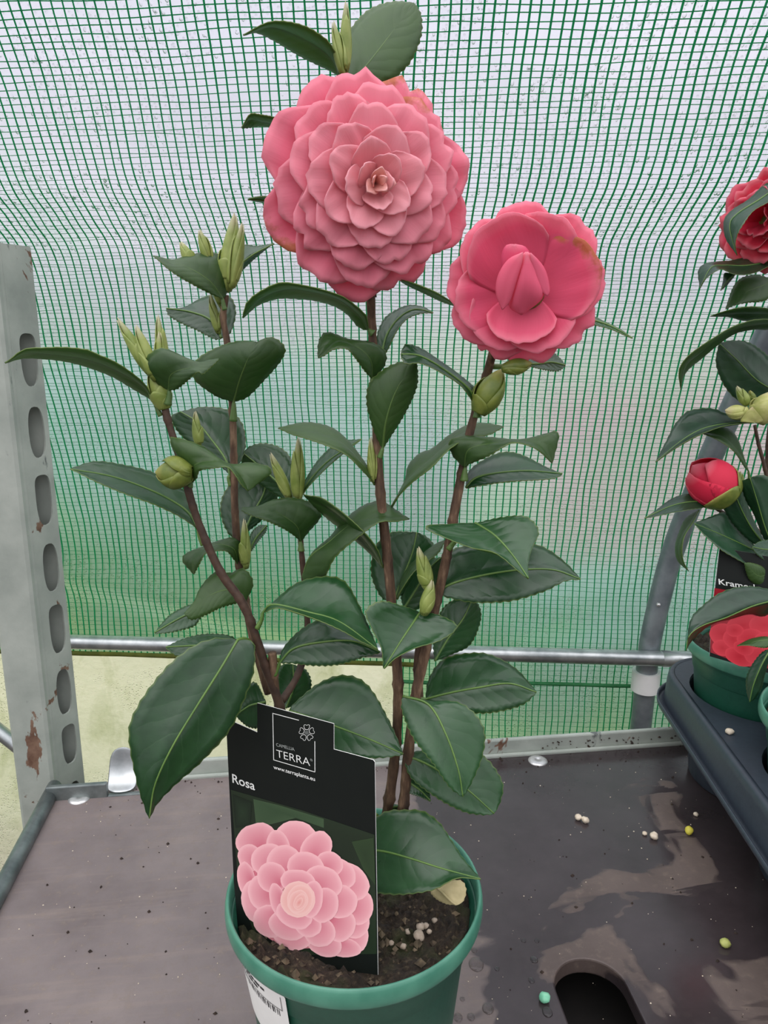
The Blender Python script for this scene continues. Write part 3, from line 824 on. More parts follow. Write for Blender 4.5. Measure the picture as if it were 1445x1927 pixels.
def bud(par, crop, base, tip, w_px, Y0, dt=0.0, mat=None, name='leaf_bud', nsc=3, fat=0.35, seed=0):
    """pointed bud with overlapping scales, from base to tip (pixels), width in crop pixels"""
    mat = mat or M_BUD
    b = PY(*cx(crop, *base), Y0); t = PY(*cx(crop, *tip), Y0 + dt / 100)
    L = (t - b).length; s_ = CROPS[crop][2]; D = Y0 / ray(*cx(crop, *base)).y
    r = w_px * s_ / FPX * D / 2
    M = frame(b, t - b)
    n = 14; seg = 14; V, F, U = [], [], []
    def rad(u): return r * (0.42 + 0.58 * math.sin(math.pi / 2 * min(1, u / fat))) if u < fat else r * math.cos((u - fat) / (1 - fat) * math.pi / 2) ** 0.85
    for i in range(n + 1):
        u = i / n
        for k in range(seg):
            a = 2 * math.pi * k / seg
            V.append(M @ Vector((rad(u) * .93 * math.cos(a), rad(u) * .93 * math.sin(a), u * L))); U.append((u, k / seg))
    for i in range(n):
        for k in range(seg): F.append((i * seg + k, i * seg + (k + 1) % seg, (i + 1) * seg + (k + 1) % seg, (i + 1) * seg + k))
    F.append(tuple(range(seg))[::-1])
    o = mesh(name, V, F, mat); set_uv_axis(o, U); adopt(o, par)
    rnd = random.Random(seed + int(base[0] * 7 + tip[1]))
    for q_ in range(nsc):
        a0 = rnd.uniform(0, 6.28) if q_ else -math.pi / 2 + rnd.uniform(-.5, .5)
        top = [0.96, .78, .55, .42, .32, .8, .6][q_ % 7]; bot = 0.02 + .05 * q_ if nsc < 5 else 0
        V, F, U = [], [], []; nu, nv = 9, 6
        for i in range(nu + 1):
            u = bot + (top - bot) * i / nu; f = i / nu
            half = 1.5 * (1 - f ** 2.2) ** .7 + .02
            for j in range(nv + 1):
                a = a0 + half * (2 * j / nv - 1); rr = rad(u) * (1.03 + .04 * q_ * .5) + 0.00025 - 0.0004 * abs(2 * j / nv - 1) * 0
                V.append(M @ Vector((rr * math.cos(a), rr * math.sin(a), u * L))); U.append((u * (.6 + .4 * f), j / nv))
        for i in range(nu):
            for j in range(nv): F.append((i * (nv + 1) + j, i * (nv + 1) + j + 1, (i + 1) * (nv + 1) + j + 1, (i + 1) * (nv + 1) + j))
        p = mesh('bud_scale', V, F, mat); set_uv_axis(p, U); p.parent = o; solid(p, 0.0004, 1)
    return o
def stem(par, pts, Y, r0, r1, mat=None, name='stem', sides=10):
    P_ = []
    for i, p in enumerate(pts):
        yy = Y + (p[2] / 100 if len(p) > 2 else 0); P_.append(PY(p[0], p[1], yy))
    n = max(24, len(pts) * 10); c = cr(P_, n)
    rad = []
    for i, q_ in enumerate(c):
        f = i / n; r = r0 + (r1 - r0) * f
        r *= 1 + 0.12 * noise.noise(q_ * 160) 
        rad.append(r)
    for p in pts[1:-1]:
        k = min(range(n + 1), key=lambda i: (c[i] - PY(p[0], p[1], Y + (p[2] / 100 if len(p) > 2 else 0))).length)
        rad[k] *= 1.16
    V, F = tube_data(c, rad, sides)
    return adopt(mesh(name, V, F, mat or M_STEM), par)
def petal(par, M, ang, rb, rt, W, hb, ht, color, mat=None, cup=0.0, reflex=0.0, point=0.0, f_pow=1.6, ruf=0.0, seed=0, nu=12, nv=10, twist=0.0, notch=0.0):
    """petal in a flower frame M (x right, y up, z towards the viewer)"""
    V, F, U = [], [], []
    er = Vector((math.cos(ang), math.sin(ang), 0)); et = Vector((-math.sin(ang), math.cos(ang), 0))
    for i in range(nu + 1):
        u = i / nu
        for j in range(nv + 1):
            v = 2 * j / nv - 1
            # outline: at side v the petal ends earlier; gives a rounded / pointed free edge
            end = 1 - (0.55 + 0.2 * point) * abs(v) ** (2.7 - 1.4 * point) - notch * math.exp(-(v / .16) ** 2)
            uu = u * end
            r = rb + (rt - rb) * uu
            wd = W * (0.35 + 0.65 * math.sin(math.pi / 2 * min(1, uu * 1.45)) ** 0.9)
            h = hb + (ht - hb) * (1 - (1 - uu) ** f_pow) - reflex * uu ** 3
            h += cup * W * v * v * (0.35 + 0.65 * uu)
            h += ruf * (noise.noise(Vector((ang * 3 + v * 2.2, u * 1.5, seed))) * u + .5 * noise.noise(Vector((ang * 5 + v * 4.5, u * 2, seed + 5))) * u * u)
            rr = r + ruf * .6 * noise.noise(Vector((v * 6 + seed, 3.3, ang))) * u
            V.append(M @ (er * rr + et * (wd * v + twist * h * v) + Vector((0, 0, h)))); U.append((u, 0.5 + 0.5 * v))
    for i in range(nu):
        for j in range(nv): F.append((i * (nv + 1) + j, (i + 1) * (nv + 1) + j, (i + 1) * (nv + 1) + j + 1, i * (nv + 1) + j + 1))
    o = mesh('petal', V, F, mat or M_PETAL); set_uv_axis(o, U); o.parent = par; o.color = color
    solid(o, 0.0005, 0)
    return o

# ------------------------------------------------------------------ main camellia
PLANT = empty('camellia_plant', (PC.x, PC.y, SZ), 'tall pink camellia with two open flowers, growing in the green pot beside the black card', 'plant')
YA, YB, YCs, YDs, YE = 0.405, 0.40, 0.395, 0.435, 0.425
stem(PLANT, [(722, 1560, .3), (733, 1500), (745, 1400), (749, 1290), (738, 1150), (729, 1050), (716, 930), (710, 840), (706, 720), (700, 620), (697, 545, -.6)], YA, .0034, .0023)
stem(PLANT, [(752, 1560), (760, 1510), (768, 1420), (782, 1310), (802, 1220), (822, 1130), (840, 1050), (852, 980), (868, 895), (880, 830), (896, 770), (916, 705), (928, 660, -.8)], YB, .0034, .0022)
stem(PLANT, [(790, 1330), (786, 1260), (790, 1212)], YB + .004, .0026, .0026, name='cut_stub')
stem(PLANT, [(585, 1600, 1.0), (555, 1450, .6), (525, 1325, .3), (498, 1250), (473, 1173), (451, 1127), (417, 1080), (386, 1015), (362, 950), (346, 890), (331, 839), (316, 792), (310, 766)], YCs, .0033, .0019, M_STEMD)
stem(PLANT, [(505, 1305, -1.2), (478, 1210, -1.0), (462, 1130, -.5), (450, 1065), (442, 960), (440, 860), (437, 770), (428, 650), (420, 600), (425, 555)], YDs, .0026, .0018)
stem(PLANT, [(530, 1320, -2), (560, 1270, -1.2), (578, 1200, -.4), (574, 1110), (567, 1035), (562, 960)], YE, .0023, .0015, M_STEMD)
stem(PLANT, [(520, 1310, .4), (516, 1270, .1), (512, 1228)], YCs, .0024, .0024, name='cut_stub')

# --- leaves traced from the photograph: midrib, margin, margin (crop pixels), depths in cm
L = lambda *a, **k: leaf(PLANT, *a, **k)
# top of the plant
L('1', [(628, 470, .6), (600, 380, .3), (520, 290, 0), (350, 195, -.6), (200, 155, -1), (55, 207, -1.2)], [(618, 370), (590, 290), (530, 215), (400, 145), (225, 122)], [(590, 425), (420, 342), (260, 247), (130, 188)], .40, -1.4, 1.4, 'd')
L('1', [(690, 500, 0), (800, 370, .3), (900, 240, .8), (1000, 110, 1.4), (1064, 22, 1.8)], [(664, 400), (662, 310), (692, 185), (800, 64), (950, 15)], [(900, 480), (1000, 410), (1060, 330), (1104, 210), (1102, 95)], .405, .8, .2, 'd')
bud(PLANT, '1', (652, 440), (660, 0), 66, .398); bud(PLANT, '1', (648, 440), (590, 118), 60, .394)
stem(PLANT, [(700, 560), (680, 300), (650, 150), (647, 130)], .402, .0024, .0019)
L('1', [(360, 770, 1), (300, 742, .8), (180, 718, .2), (90, 705, -.2), (45, 755, -.4)], [(330, 730), (240, 693), (160, 676), (94, 674)], [(330, 790), (240, 755), (150, 742), (80, 752)], .405, -1, 1, 'd', pet=[(750, 900, 0), (560, 840, .4)])
L('1', [(300, 1215, .5), (230, 1195, 0), (150, 1182, -.5), (84, 1181, -.9)], [(250, 1178), (180, 1166), (130, 1170)], [(250, 1222), (190, 1203), (130, 1193)], .405, -1.2, 1.2, 'u', pet=[(780, 1300, 0), (540, 1270, .4)])
L('5', [(710, 10, 0), (780, 40, -.3), (870, 78, -.7), (965, 125, -1)], [(745, 18), (800, 36), (880, 72)], [(750, 36), (820, 66), (900, 105)], .40, -1, 1.4, 'd', pet=[(596, 70, .3), (650, 30, .3)])
# left front stem D crown
L('3', [(1080, 470, 0), (1015, 385, -.6), (905, 318, -1.2), (820, 298, -1.6), (744, 263, -1.8)], [(1108, 420), (1118, 340), (1085, 275), (1010, 247), (900, 270), (840, 288)], [(1010, 440), (905, 382), (825, 330), (775, 288)], YDs - .005, 1.6, -.6, 'd', pet=[(1092, 525), (1085, 500)])
L('3', [(1125, 385, .4), (1165, 310, .8), (1230, 255, 1.2), (1330, 203, 1.8)], [(1150, 310), (1172, 212), (1250, 214)], [(1150, 358), (1220, 292), (1290, 234)], YDs, .8, .4, 'u')
bud(PLANT, '3', (1095, 440), (1138, 48), 92, YDs, nsc=4); bud(PLANT, '3', (1122, 420), (1176, 95), 62, YDs - .004)
bud(PLANT, '3', (1020, 300), (970, 130), 48, YDs - .002); bud(PLANT, '3', (940, 310), (878, 190), 50, YDs - .006)
bud(PLANT, '3', (1085, 520), (1010, 280), 40, YDs + .004)
L('3', [(1076, 660, .2), (1025, 575, .8), (930, 535, 1.2), (808, 516, 1.2)], [(1118, 635), (1144, 540), (1120, 465), (1050, 448), (975, 465), (890, 512)], [(1040, 662), (950, 617), (875, 582), (822, 550)], YDs, 1.6, -.4, 'u')
bud(PLANT, '3', (1066, 640), (1022, 445), 42, YDs + .003)
L('3', [(1135, 968, 0), (1165, 860, -.8), (1205, 760, -1.2), (1246, 684, -1.0)], [(1040, 932), (946, 858), (955, 775), (1050, 710), (1150, 681)], [(1200, 942), (1285, 858), (1362, 768), (1380, 705), (1320, 661)], YDs - .005, .8, .8, 'd', pet=[(1132, 1065), (1135, 1010)], pr=.0024)
# stem C crown
L('3', [(750, 965, 0), (700, 900, -.2), (600, 832, -.8), (450, 768, -1.6), (250, 735, -2.4), (120, 735, -2.8), (24, 781, -3)], [(700, 880), (600, 800), (480, 742), (400, 712), (200, 706), (110, 718)], [(722, 950), (540, 843), (360, 779), (200, 757), (105, 758)], YCs, -1.2, 1.2, 'd', pet=[(780, 1040), (755, 985)])
L('3', [(820, 912, 0), (835, 835, -.6), (925, 805, -1.2), (1000, 785, -1.4), (1064, 763, -1.6)], [(750, 865), (703, 780), (775, 716), (870, 742), (945, 787), (1010, 772)], [(860, 905), (912, 868), (958, 828), (985, 837), (1030, 797)], YCs - .005, .7, -.5, 'd', pet=[(815, 985), (822, 940)], pr=.0022)
bud(PLANT, '3', (760, 860), (568, 558), 62, YCs); bud(PLANT, '3', (765, 870), (660, 593), 66, YCs - .004)
bud(PLANT, '3', (800, 860), (768, 543), 50, YCs + .004); bud(PLANT, '3', (780, 850), (770, 626), 46, YCs)
bud(PLANT, '3', (800, 1005), (735, 790), 92, YCs, nsc=5, name='leaf_bud')
L('4', [(672, 520, 0), (690, 430, -.5), (790, 415, -1), (880, 450, -1.4), (930, 500, -1.6), (962, 567, -1.7)], [(620, 420), (556, 300), (620, 298), (740, 345), (860, 426), (980, 424), (1088, 463)], [(695, 500), (712, 460), (770, 450), (850, 440), (885, 470), (925, 530)], YCs - .006, .6, -.4, 'd', pet=[(655, 540), (665, 525)], pr=.0024)
bud(PLANT, '3', (968, 1190), (950, 1012), 42, YCs + .006)
# round flower bud on stem C
bud(PLANT, '4', (670, 478), (476, 468), 152, YCs - .012, mat=M_FBUD, name='flower_bud', nsc=6, fat=.5)
L('4', [(868, 480, 0), (845, 400, .4), (770, 295, 1.2), (695, 205, 1.8), (610, 152, 2.2)], [(800, 420), (690, 340), (600, 260), (562, 180)], [(925, 410), (950, 310), (925, 205), (840, 138), (720, 130)], YDs, .5, 1.0, 'u', pet=[(872, 540), (862, 500)])
L('4', [(700, 770, 0), (660, 690, .3), (590, 632, .4), (450, 560, .2), (250, 490, -.4), (34, 452, -1)], [(690, 680), (650, 580), (500, 485), (370, 440), (220, 417), (130, 418)], [(680, 745), (560, 672), (400, 607), (250, 549), (100, 482)], YCs + .004, 1.2, -.4, 'u', pet=[(728, 850), (712, 810)])
L('4', [(935, 800, 0), (985, 690, .6), (1040, 590, 1.2), (1065, 500, 1.6)], [(870, 800), (820, 680), (845, 565), (930, 500)], [(1005, 745), (1090, 660), (1122, 580), (1115, 505)], YDs + .01, .6, .8, 'u')
L('4', [(1195, 615, 0), (1120, 525, .6), (1020, 435, 1.2), (938, 368, 1.4)], [(1140, 603), (1040, 540), (960, 470), (930, 415)], [(1204, 530), (1195, 420), (1140, 345), (1050, 317), (975, 332)], YE + .012, .2, .8, 'u')
L('5', [(300, 930, 0), (335, 860, 0), (420, 770, .3), (556, 680, .8)], [(318, 860), (380, 762), (460, 698)], [(325, 890), (395, 812), (490, 730)], YE, .6, -.6, 'u')
bud(PLANT, '5', (262, 935), (176, 735), 44, YE); bud(PLANT, '5', (290, 940), (290, 667), 50, YE - .003)
L('4', [(1237, 832, 0), (1212, 745, -.6), (1100, 675, -1.2), (1010, 667, -1.5), (932, 655, -1.7)], [(1275, 782), (1344, 692), (1290, 631), (1190, 607), (1090, 618), (1012, 650)], [(1190, 787), (1090, 737), (990, 697), (940, 674)], YE - .004, .9, -.5, 'd', pet=[(1241, 880), (1239, 850)], pr=.0022)
L('6', [(606, 362, 0), (560, 285, -.2), (480, 195, 0), (380, 115, .4), (284, 66, .8)], [(575, 275), (470, 160), (365, 84)], [(550, 300), (465, 228), (365, 150)], YA, -.6, 1.0, 'd')
L('6', [(280, 400, 0), (310, 320, -.6), (385, 262, -1.2), (490, 180, -1.6), (600, 158, -1.8), (712, 166, -1.6)], [(330, 300), (400, 235), (445, 175), (530, 110), (600, 97), (660, 132)], [(290, 416), (365, 400), (412, 320), (500, 245), (590, 182), (650, 176)], YE - .006, .9, -.2, 'd')
L('6', [(118, 545, 0), (160, 512, -.3), (300, 543, -.9), (430, 583, -1.5), (585, 695, -2)], [(165, 495), (250, 430), (360, 399), (450, 422), (520, 540)], [(180, 524), (300, 560), (420, 607), (520, 662)], YCs - .004, 1.8, -.4, 'u', pet=[(94, 610), (112, 575)])
L('6', [(186, 748, 0), (240, 692, .1), (340, 667, 0), (480, 660, -.4), (595, 705, -.6)], [(200, 690), (270, 615), (350, 577), (430, 607), (530, 660)], [(240, 750), (330, 758), (430, 753), (530, 723)], YCs, 1.4, -.6, 'u', pet=[(165, 800), (178, 770)])
L('4', [(945, 1147, 0), (870, 1085, -.4), (770, 1110, -.6), (690, 1165, -.7), (632, 1208, -.8)], [(987, 1050), (940, 978), (870, 1000), (800, 988), (720, 1070), (682, 1150)], [(900, 1151), (820, 1176), (745, 1213), (670, 1237)], YDs - .012, .8, -.4, 'd')
L('4', [(760, 1150, .4), (690, 1190, .3), (590, 1240, 0), (474, 1308, -.4)], [(700, 1160), (640, 1168), (550, 1220)], [(705, 1240), (672, 1276), (560, 1303)], YDs - .006, .4, -.3, 'u', pet=[(945, 1140, 0), (860, 1140, .3)])
L('4', [(905, 945, 0), (885, 870, -.3), (800, 850, -.6), (710, 880, -.8), (670, 930, -.9), (682, 1002, -1)], [(925, 890), (905, 815), (830, 822), (740, 857), (655, 888), (624, 930)], [(885, 920), (850, 882), (785, 882), (742, 895), (708, 950)], YDs - .003, .6, -.2, 'd')
L('4', [(965, 900, 0), (1000, 820, .3), (1062, 745, .6)], [(975, 800), (1020, 750)], [(1012, 832), (1052, 782)], YDs, .5, 0, 'u')
bud(PLANT, '4', (950, 975), (940, 708), 50, YDs - .003, nsc=4)
# centre
L('5', [(585, 222, 0), (545, 160, -.3), (470, 95, -.8), (370, 62, -1.4), (250, 50, -2), (140, 88, -2.4), (58, 172, -2.6)], [(574, 160), (500, 98), (440, 70), (330, 38), (220, 26), (130, 62), (75, 112)], [(545, 210), (490, 150), (410, 110), (300, 91), (200, 93), (120, 120)], YA - .002, -.8, 1.0, 'd', pet=[(605, 240), (595, 232)], pr=.0022)
L('5', [(598, 428, 0), (592, 350, -.5), (535, 297, -1), (450, 272, -1.4), (376, 342, -1.8)], [(648, 375), (652, 315), (590, 277), (500, 266), (412, 237), (380, 275)], [(578, 405), (525, 335), (492, 302), (440, 305), (400, 332)], YA - .003, .7, -.4, 'd', pet=[(607, 465), (602, 445)], pr=.002)
L('5', [(640, 335, 0), (662, 245, .3), (715, 172, .6), (780, 138, .7), (856, 152, .6)], [(620, 260), (650, 180), (700, 140), (755, 119), (812, 127)], [(664, 305), (700, 230), (742, 180), (795, 156)], YA + .004, .6, -.3, 'u')
L('5', [(645, 718, 0), (660, 600, -.6), (705, 470, -.8), (784, 360, -.6)], [(612, 645), (582, 540), (590, 455), (645, 395), (720, 361)], [(672, 672), (735, 572), (782, 470), (788, 405)], YA - .006, .5, .5, 'd', pet=[(632, 760), (640, 735)])
L('5', [(1038, 545, 0), (1005, 472, -.4), (900, 388, -1), (800, 332, -1.4), (722, 325, -1.5)], [(1062, 500), (1000, 438), (880, 350), (800, 299), (740, 287)], [(1018, 515), (960, 442), (880, 396), (800, 361), (740, 361)], YB - .004, .8, -.6, 'u', pet=[(1040, 590), (1040, 565)], pr=.0024)
bud(PLANT, '5', (1045, 572), (1142, 386), 112, YB - .008, mat=M_FBUD, name='flower_bud', nsc=6, fat=.45)
bud(PLANT, '5', (604, 860), (597, 668), 32, YA - .002)
L('5', [(612, 872, 0), (555, 780, -.4), (465, 690, -.4), (350, 648, 0), (208, 637, .4)], [(590, 815), (535, 735), (485, 677), (430, 636), (360, 616), (280, 620)], [(565, 820), (500, 755), (430, 718), (350, 690), (275, 663)], YA, .9, -.6, 'd')
L('5', [(682, 965, 0), (760, 842, -.4), (865, 748, -.6), (985, 655, -.2), (1150, 630, .4)], [(738, 870), (752, 795), (800, 742), (850, 724), (920, 668), (1000, 624), (1080, 619)], [(705, 930), (780, 855), (850, 800), (930, 722), (1005, 677), (1090, 664)], YA + .006, .9, -.3, 'd', pet=[(648, 985, -.4), (665, 985, -.2)])
L('5', [(990, 800, 0), (1005, 725, -.5), (1100, 702, -1), (1215, 695, -1.2), (1300, 708, -1.3), (1352, 780, -1.2)], [(945, 755), (924, 692), (1000, 672), (1120, 678), (1230, 686), (1330, 660), (1378, 660)], [(1012, 782), (1090, 750), (1150, 715), (1200, 699), (1285, 724)], YB - .004, .6, -.2, 'd', pet=[(985, 855), (988, 820)], pr=.0024)
L('5', [(992, 885, .2), (1030, 845, .3), (1110, 824, .6), (1250, 813, 1), (1396, 825, 1.2)], [(1003, 820), (1060, 770), (1150, 737), (1240, 752), (1330, 798)], [(1030, 876), (1150, 859), (1280, 851), (1370, 840)], YB + .003, 1.8, -.4, 'u')
# around the second flower
L('2', [(1060, 875, .4), (1130, 885, .4), (1260, 930, .2), (1408, 1012, 0)], [(1120, 858), (1200, 888), (1310, 942)], [(1130, 910), (1250, 942), (1350, 988)], .395, .7, -.4, 'u', pet=[(418, 1110, .4), (640, 1020, .8), (880, 900, .7)])
L('2', [(640, 1200, 0), (740, 1195, .2), (830, 1185, .3), (927, 1205, .3)], [(700, 1130), (790, 1088), (880, 1150)], [(720, 1222), (800, 1238), (880, 1240)], .392, .6, -.3, 'u', pet=[(395, 1215, .8), (520, 1215, .5)])
# lower right
L('6', [(983, 182, .6), (1060, 233, -.4), (1130, 310, -1.4), (1196, 406, -2.2)], [(900, 184), (776, 196), (845, 236), (960, 278), (1060, 300), (1140, 362)], [(1080, 160), (1185, 158), (1236, 215), (1208, 288), (1193, 350)], YB - .01, -.2, .6, 'u', pet=[(870, 290, .4), (920, 230, .8)])
L('6', [(815, 462, 0), (900, 422, 0), (1040, 388, 0), (1180, 370, 0), (1300, 372, 0), (1407, 409, -.3)], [(828, 400), (880, 300), (1000, 262), (1150, 255), (1260, 283), (1350, 345)], [(880, 486), (1000, 503), (1130, 496), (1260, 456), (1345, 414)], YB + .002, 1.8, -.8, 'u', pet=[(800, 480), (808, 470)])
L('6', [(815, 742, 0), (870, 650, .6), (930, 570, 1.0), (968, 490, 1.4)], [(812, 660), (840, 545), (895, 495)], [(880, 716), (960, 672), (1000, 580), (995, 520)], YB + .01, .4, .6, 'u')
L('6', [(755, 545, .4), (725, 590, -.2), (675, 665, -1), (609, 772, -1.8)], [(690, 520), (600, 502), (538, 540), (560, 605), (600, 690)], [(830, 555), (905, 600), (840, 656), (740, 686), (660, 726)], YB - .008, -.2, -.2, 'u', pet=[(800, 560, .5), (775, 552, .5)])
bud(PLANT, '6', (790, 455), (750, 275), 52, YB - .006, nsc=4); bud(PLANT, '6', (768, 555), (803, 410), 56, YB - .009, nsc=3)
L('6', [(662, 492, 0), (715, 375, .3), (785, 302, .5), (858, 256, .8)], [(688, 392), (755, 320), (820, 270)], [(680, 455), (740, 372), (825, 308)], YA + .003, .7, -.3, 'd')
L('6', [(690, 530, .6), (740, 450, 1), (790, 370, 1.4), (842, 320, 1.6)], [(680, 470), (720, 400), (790, 335)], [(745, 530), (815, 440), (850, 370)], YA + .012, .6, .2, 'u')
L('6', [(650, 492, 0), (690, 392, .5), (725, 300, 1), (742, 220, 1.4)], [(600, 485), (558, 385), (578, 275), (640, 220)], [(730, 440), (800, 360), (815, 285), (785, 240)], YA + .02, .3, .6, 'u')
L('6', [(778, 896, 0), (880, 870, -.3), (1000, 848, -.6), (1120, 833, -1), (1228, 868, -1.2)], [(790, 820), (840, 745), (930, 712), (1040, 717), (1150, 778)], [(860, 926), (980, 951), (1090, 943), (1180, 913)], YB + .002, 1.9, -.7, 'u', pet=[(740, 890), (760, 895)])
L('7', [(972, 270, .2), (1060, 300, -.4), (1118, 400, -1.4), (1160, 520, -2.2), (1176, 613, -2.6)], [(970, 320), (1008, 412), (1073, 497), (1130, 577)], [(1060, 286), (1170, 297), (1242, 370), (1245, 460), (1207, 560)], YB - .012, -.2, .4, 'u')
L('7', [(975, 470, 0), (1060, 505, -.3), (1180, 580, -.7), (1282, 670, -1)], [(1040, 455), (1150, 448), (1245, 475), (1308, 560), (1304, 625)], [(1000, 545), (1090, 617), (1180, 662), (1240, 673)], YB, 1.0, -.6, 'u')
L('7', [(985, 560, 0), (1030, 590, -.2), (1066, 627, -.3)], [(1010, 555), (1055, 580)], [(990, 595), (1030, 612)], YB + .002, .3, -.2, 'u')
L('7', [(585, 320, .2), (700, 358, -.2), (840, 410, -.8), (973, 467, -1.4)], [(610, 290), (690, 226), (770, 201), (850, 233), (922, 350)], [(620, 400), (740, 468), (830, 481), (910, 477)], YCs + .004, 1.2, -.6, 'u')
L('7', [(410, 80, 0), (352, 178, -1), (275, 300, -2), (190, 440, -3), (130, 570, -3.5), (110, 686, -3.6)], [(330, 77), (230, 120), (130, 220), (58, 330), (41, 410), (65, 550), (92, 640)], [(462, 88), (464, 180), (440, 262), (386, 380), (300, 480), (200, 570), (140, 632)], YCs - .012, .4, .6, 'u', pet=[(470, 110, 1.2), (440, 78, .6)])
L('7', [(440, 110, .6), (380, 95, .6), (280, 98, .4), (166, 104, 0)], [(390, 70), (310, 60), (230, 75)], [(360, 130), (270, 142), (205, 134)], YCs + .006, .7, -.4, 'u')
L('7', [(505, 290, .2), (460, 300, .4), (440, 310, .5), (405, 335, .6)], [(470, 225), (430, 250), (410, 300)], [(490, 370), (450, 375), (415, 350)], YCs + .01, .3, 0, 'u')
L('7', [(575, 312, .2), (600, 240, .6), (598, 163, 1)], [(545, 285), (540, 205), (562, 165)], [(640, 292), (660, 230), (640, 180)], YE + .004, .4, .6, 'u')
L('8', [(740, 800, 0), (860, 808, -.4), (1000, 845, -1), (1150, 893, -1.6), (1350, 948, -2.2)], [(780, 680), (870, 612), (960, 602), (1060, 610), (1140, 662), (1200, 750), (1262, 845)], [(760, 990), (860, 1020), (980, 1020), (1110, 998), (1230, 942)], YB - .012, 1.5, -1.0, 'u', pet=[(830, 620, 1.4), (760, 720, .6)])
L('8', [(850, 640, .6), (900, 590, .5), (950, 585, .3), (990, 605, 0)], [(890, 578), (940, 576)], [(900, 610), (950, 612)], YB, .3, 0, 'u')

# --- first flower: full formal double, ~60 petals
def flower(par, px, py, Y, tilt_x, tilt_y, label=None):
    C0 = PY(px, py, Y); ez = (CAM - C0).normalized(); ex = Vector((0, 0, 1)).cross(ez).normalized(); ey = ez.cross(ex)
    ez2 = (ez + ex * tilt_x + ey * tilt_y).normalized()
    M = frame(C0, ez2)
    prof_ = [(0.001, -.016), (.004, -.015), (.008, -.008), (.010, -.002), (.007, .004), (.001, .006)]
    o = lathe('flower', prof_, M_FBUD, None, 20, M); adopt(o, par)
    if label: o['label'] = label
    return o, M
f1, MF = flower(PLANT, 696, 349, .385, .20, .08, 'large full pink camellia bloom with many overlapping petals')
R1 = 0.0535; N1 = 50
rng = random.Random(5); F1P = []
for i in range(N1):
    rho = math.sqrt((i + 0.7) / N1)
    ang = i * 2.39996 + rng.uniform(-.10, .10)
    rt = R1 * rho * rng.uniform(.96, 1.04) * (1.0 if i < N1 - 9 else rng.uniform(.98, 1.05))
    ht = 0.024 * (1 - rho ** 1.6) + 0.001 - 0.004 * max(0, rho - .8) * 5
    rise = 0.004 + 0.020 * (1 - rho) ** 1.3
    W = (0.0052 + 0.32 * rt) * rng.uniform(.92, 1.1)
    k = rho ** 1.2
    inner, outer = (255, 204, 206), (250, 126, 154)
    c = [inner[q_] + (outer[q_] - inner[q_]) * k for q_ in range(3)]
    pt = max(0, 0.95 - rho * 1.05)
    pet_ = petal(f1, MF, ang, rt * .12, rt, W, ht - rise, ht, lin(c), M_PETAL, cup=0.34 * (1 - rho) ** 1.5 + .03, reflex=0.004 * rho, point=pt, f_pow=.95 + .6 * rho, ruf=.0026 * (.35 + rho), seed=i, nu=14, nv=14, notch=rng.choice([0, 0, .05, .09]) * rho)
    F1P.append((pet_, ang % (2 * math.pi), rho))
for (a_, r_) in ((math.radians(48), .84), (math.radians(60), .95), (math.radians(195), .97)):
    q_ = min(F1P, key=lambda e: abs(((e[1] - a_ + math.pi) % (2 * math.pi)) - math.pi) + 2.0 * abs(e[2] - r_)); q_[0].data.materials[0] = M_PETALB
for k in range(6):               # closed heart of the bloom
    petal(f1, MF, k * 2.39996 + .5, .0002, .0028 + .0011 * k, .0030 + .0005 * k, .012, .0275 - .0012 * k, lin((255, 206, 196)), M_PETAL, cup=.7, point=.95, f_pow=1.1, ruf=.001, seed=k + 300)
# --- second flower: half open
f2, MG = flower(PLANT, 987, 548, .375, .05, -.03, 'smaller half open deep pink camellia bloom with a folded heart')
PXM = 0.375 / 1.045 / FPX
for i, (a, r, W, hb, ht, cup, mode) in enumerate([
    (95, 158, 62, -8, 2, .05, 0), (48, 160, 62, -8, 2, .05, 0), (8, 150, 60, -8, 0, .05, 0), (-32, 148, 60, -8, -2, .05, 0), (-82, 146, 60, -9, -6, .05, 0),
    (-118, 140, 55, -9, -6, .05, 0), (-152, 146, 60, -8, -2, .05, 0), (170, 150, 60, -8, 0, .05, 0), (132, 152, 62, -8, 2, .05, 0),
    (72, 140, 66, -5, 8, .14, 1), (-5 + 25, 138, 70, -5, 9, .14, 1), (-58, 118, 62, -6, 5, .12, 1), (-130, 120, 60, -6, 4, .1, 1), (-170, 130, 62, -6, 6, .12, 1), (118, 142, 70, -4, 10, .16, 1),
    (-95, 94, 58, -5, 9, .2, 2)]):
    m_ = 0.001
    col = [(252, 116, 150), (248, 104, 140), (250, 110, 144)][mode]
    p_ = petal(f2, MG, math.radians(a), 8 * PXM, r * PXM, W * PXM * 1.25, hb * m_, ht * m_, lin(col), M_PETALB if i == 10 and False else M_PETAL, cup=cup, reflex=.003 if mode == 0 else .001, f_pow=.85 if mode else 1.3, ruf=.0022, seed=i + 40, nu=16, nv=18, notch=[0, .05, 0, .07, .1, .08][i % 6] if mode == 0 else 0)
    if i == 10: p_.data.materials[0] = M_PETALB
def petal_loft(par, crop, mid, A, B, Y0, dA, dB, col, bulge=.12):
    o, _ = loft('petal', crop, mid, A, B, Y0, dA, dB, 'd', [M_PETAL], 18, 4, 0, bulge, None, 0.0005)
    o.parent = par; o.color = lin(col); return o
petal_loft(f2, '2', [(600, 700, .3), (575, 500, -.2), (560, 342, -.3)], [(500, 620), (470, 450), (500, 355)], [(700, 620), (690, 460), (640, 362)], .362, .3, .3, (240, 96, 134))
petal_loft(f2, '2', [(612, 842, .2), (640, 620, -.8), (650, 396, -.9)], [(525, 765), (585, 570), (622, 420)], [(768, 705), (712, 560), (682, 425)], .362, .9, .9, (250, 116, 148), .2)
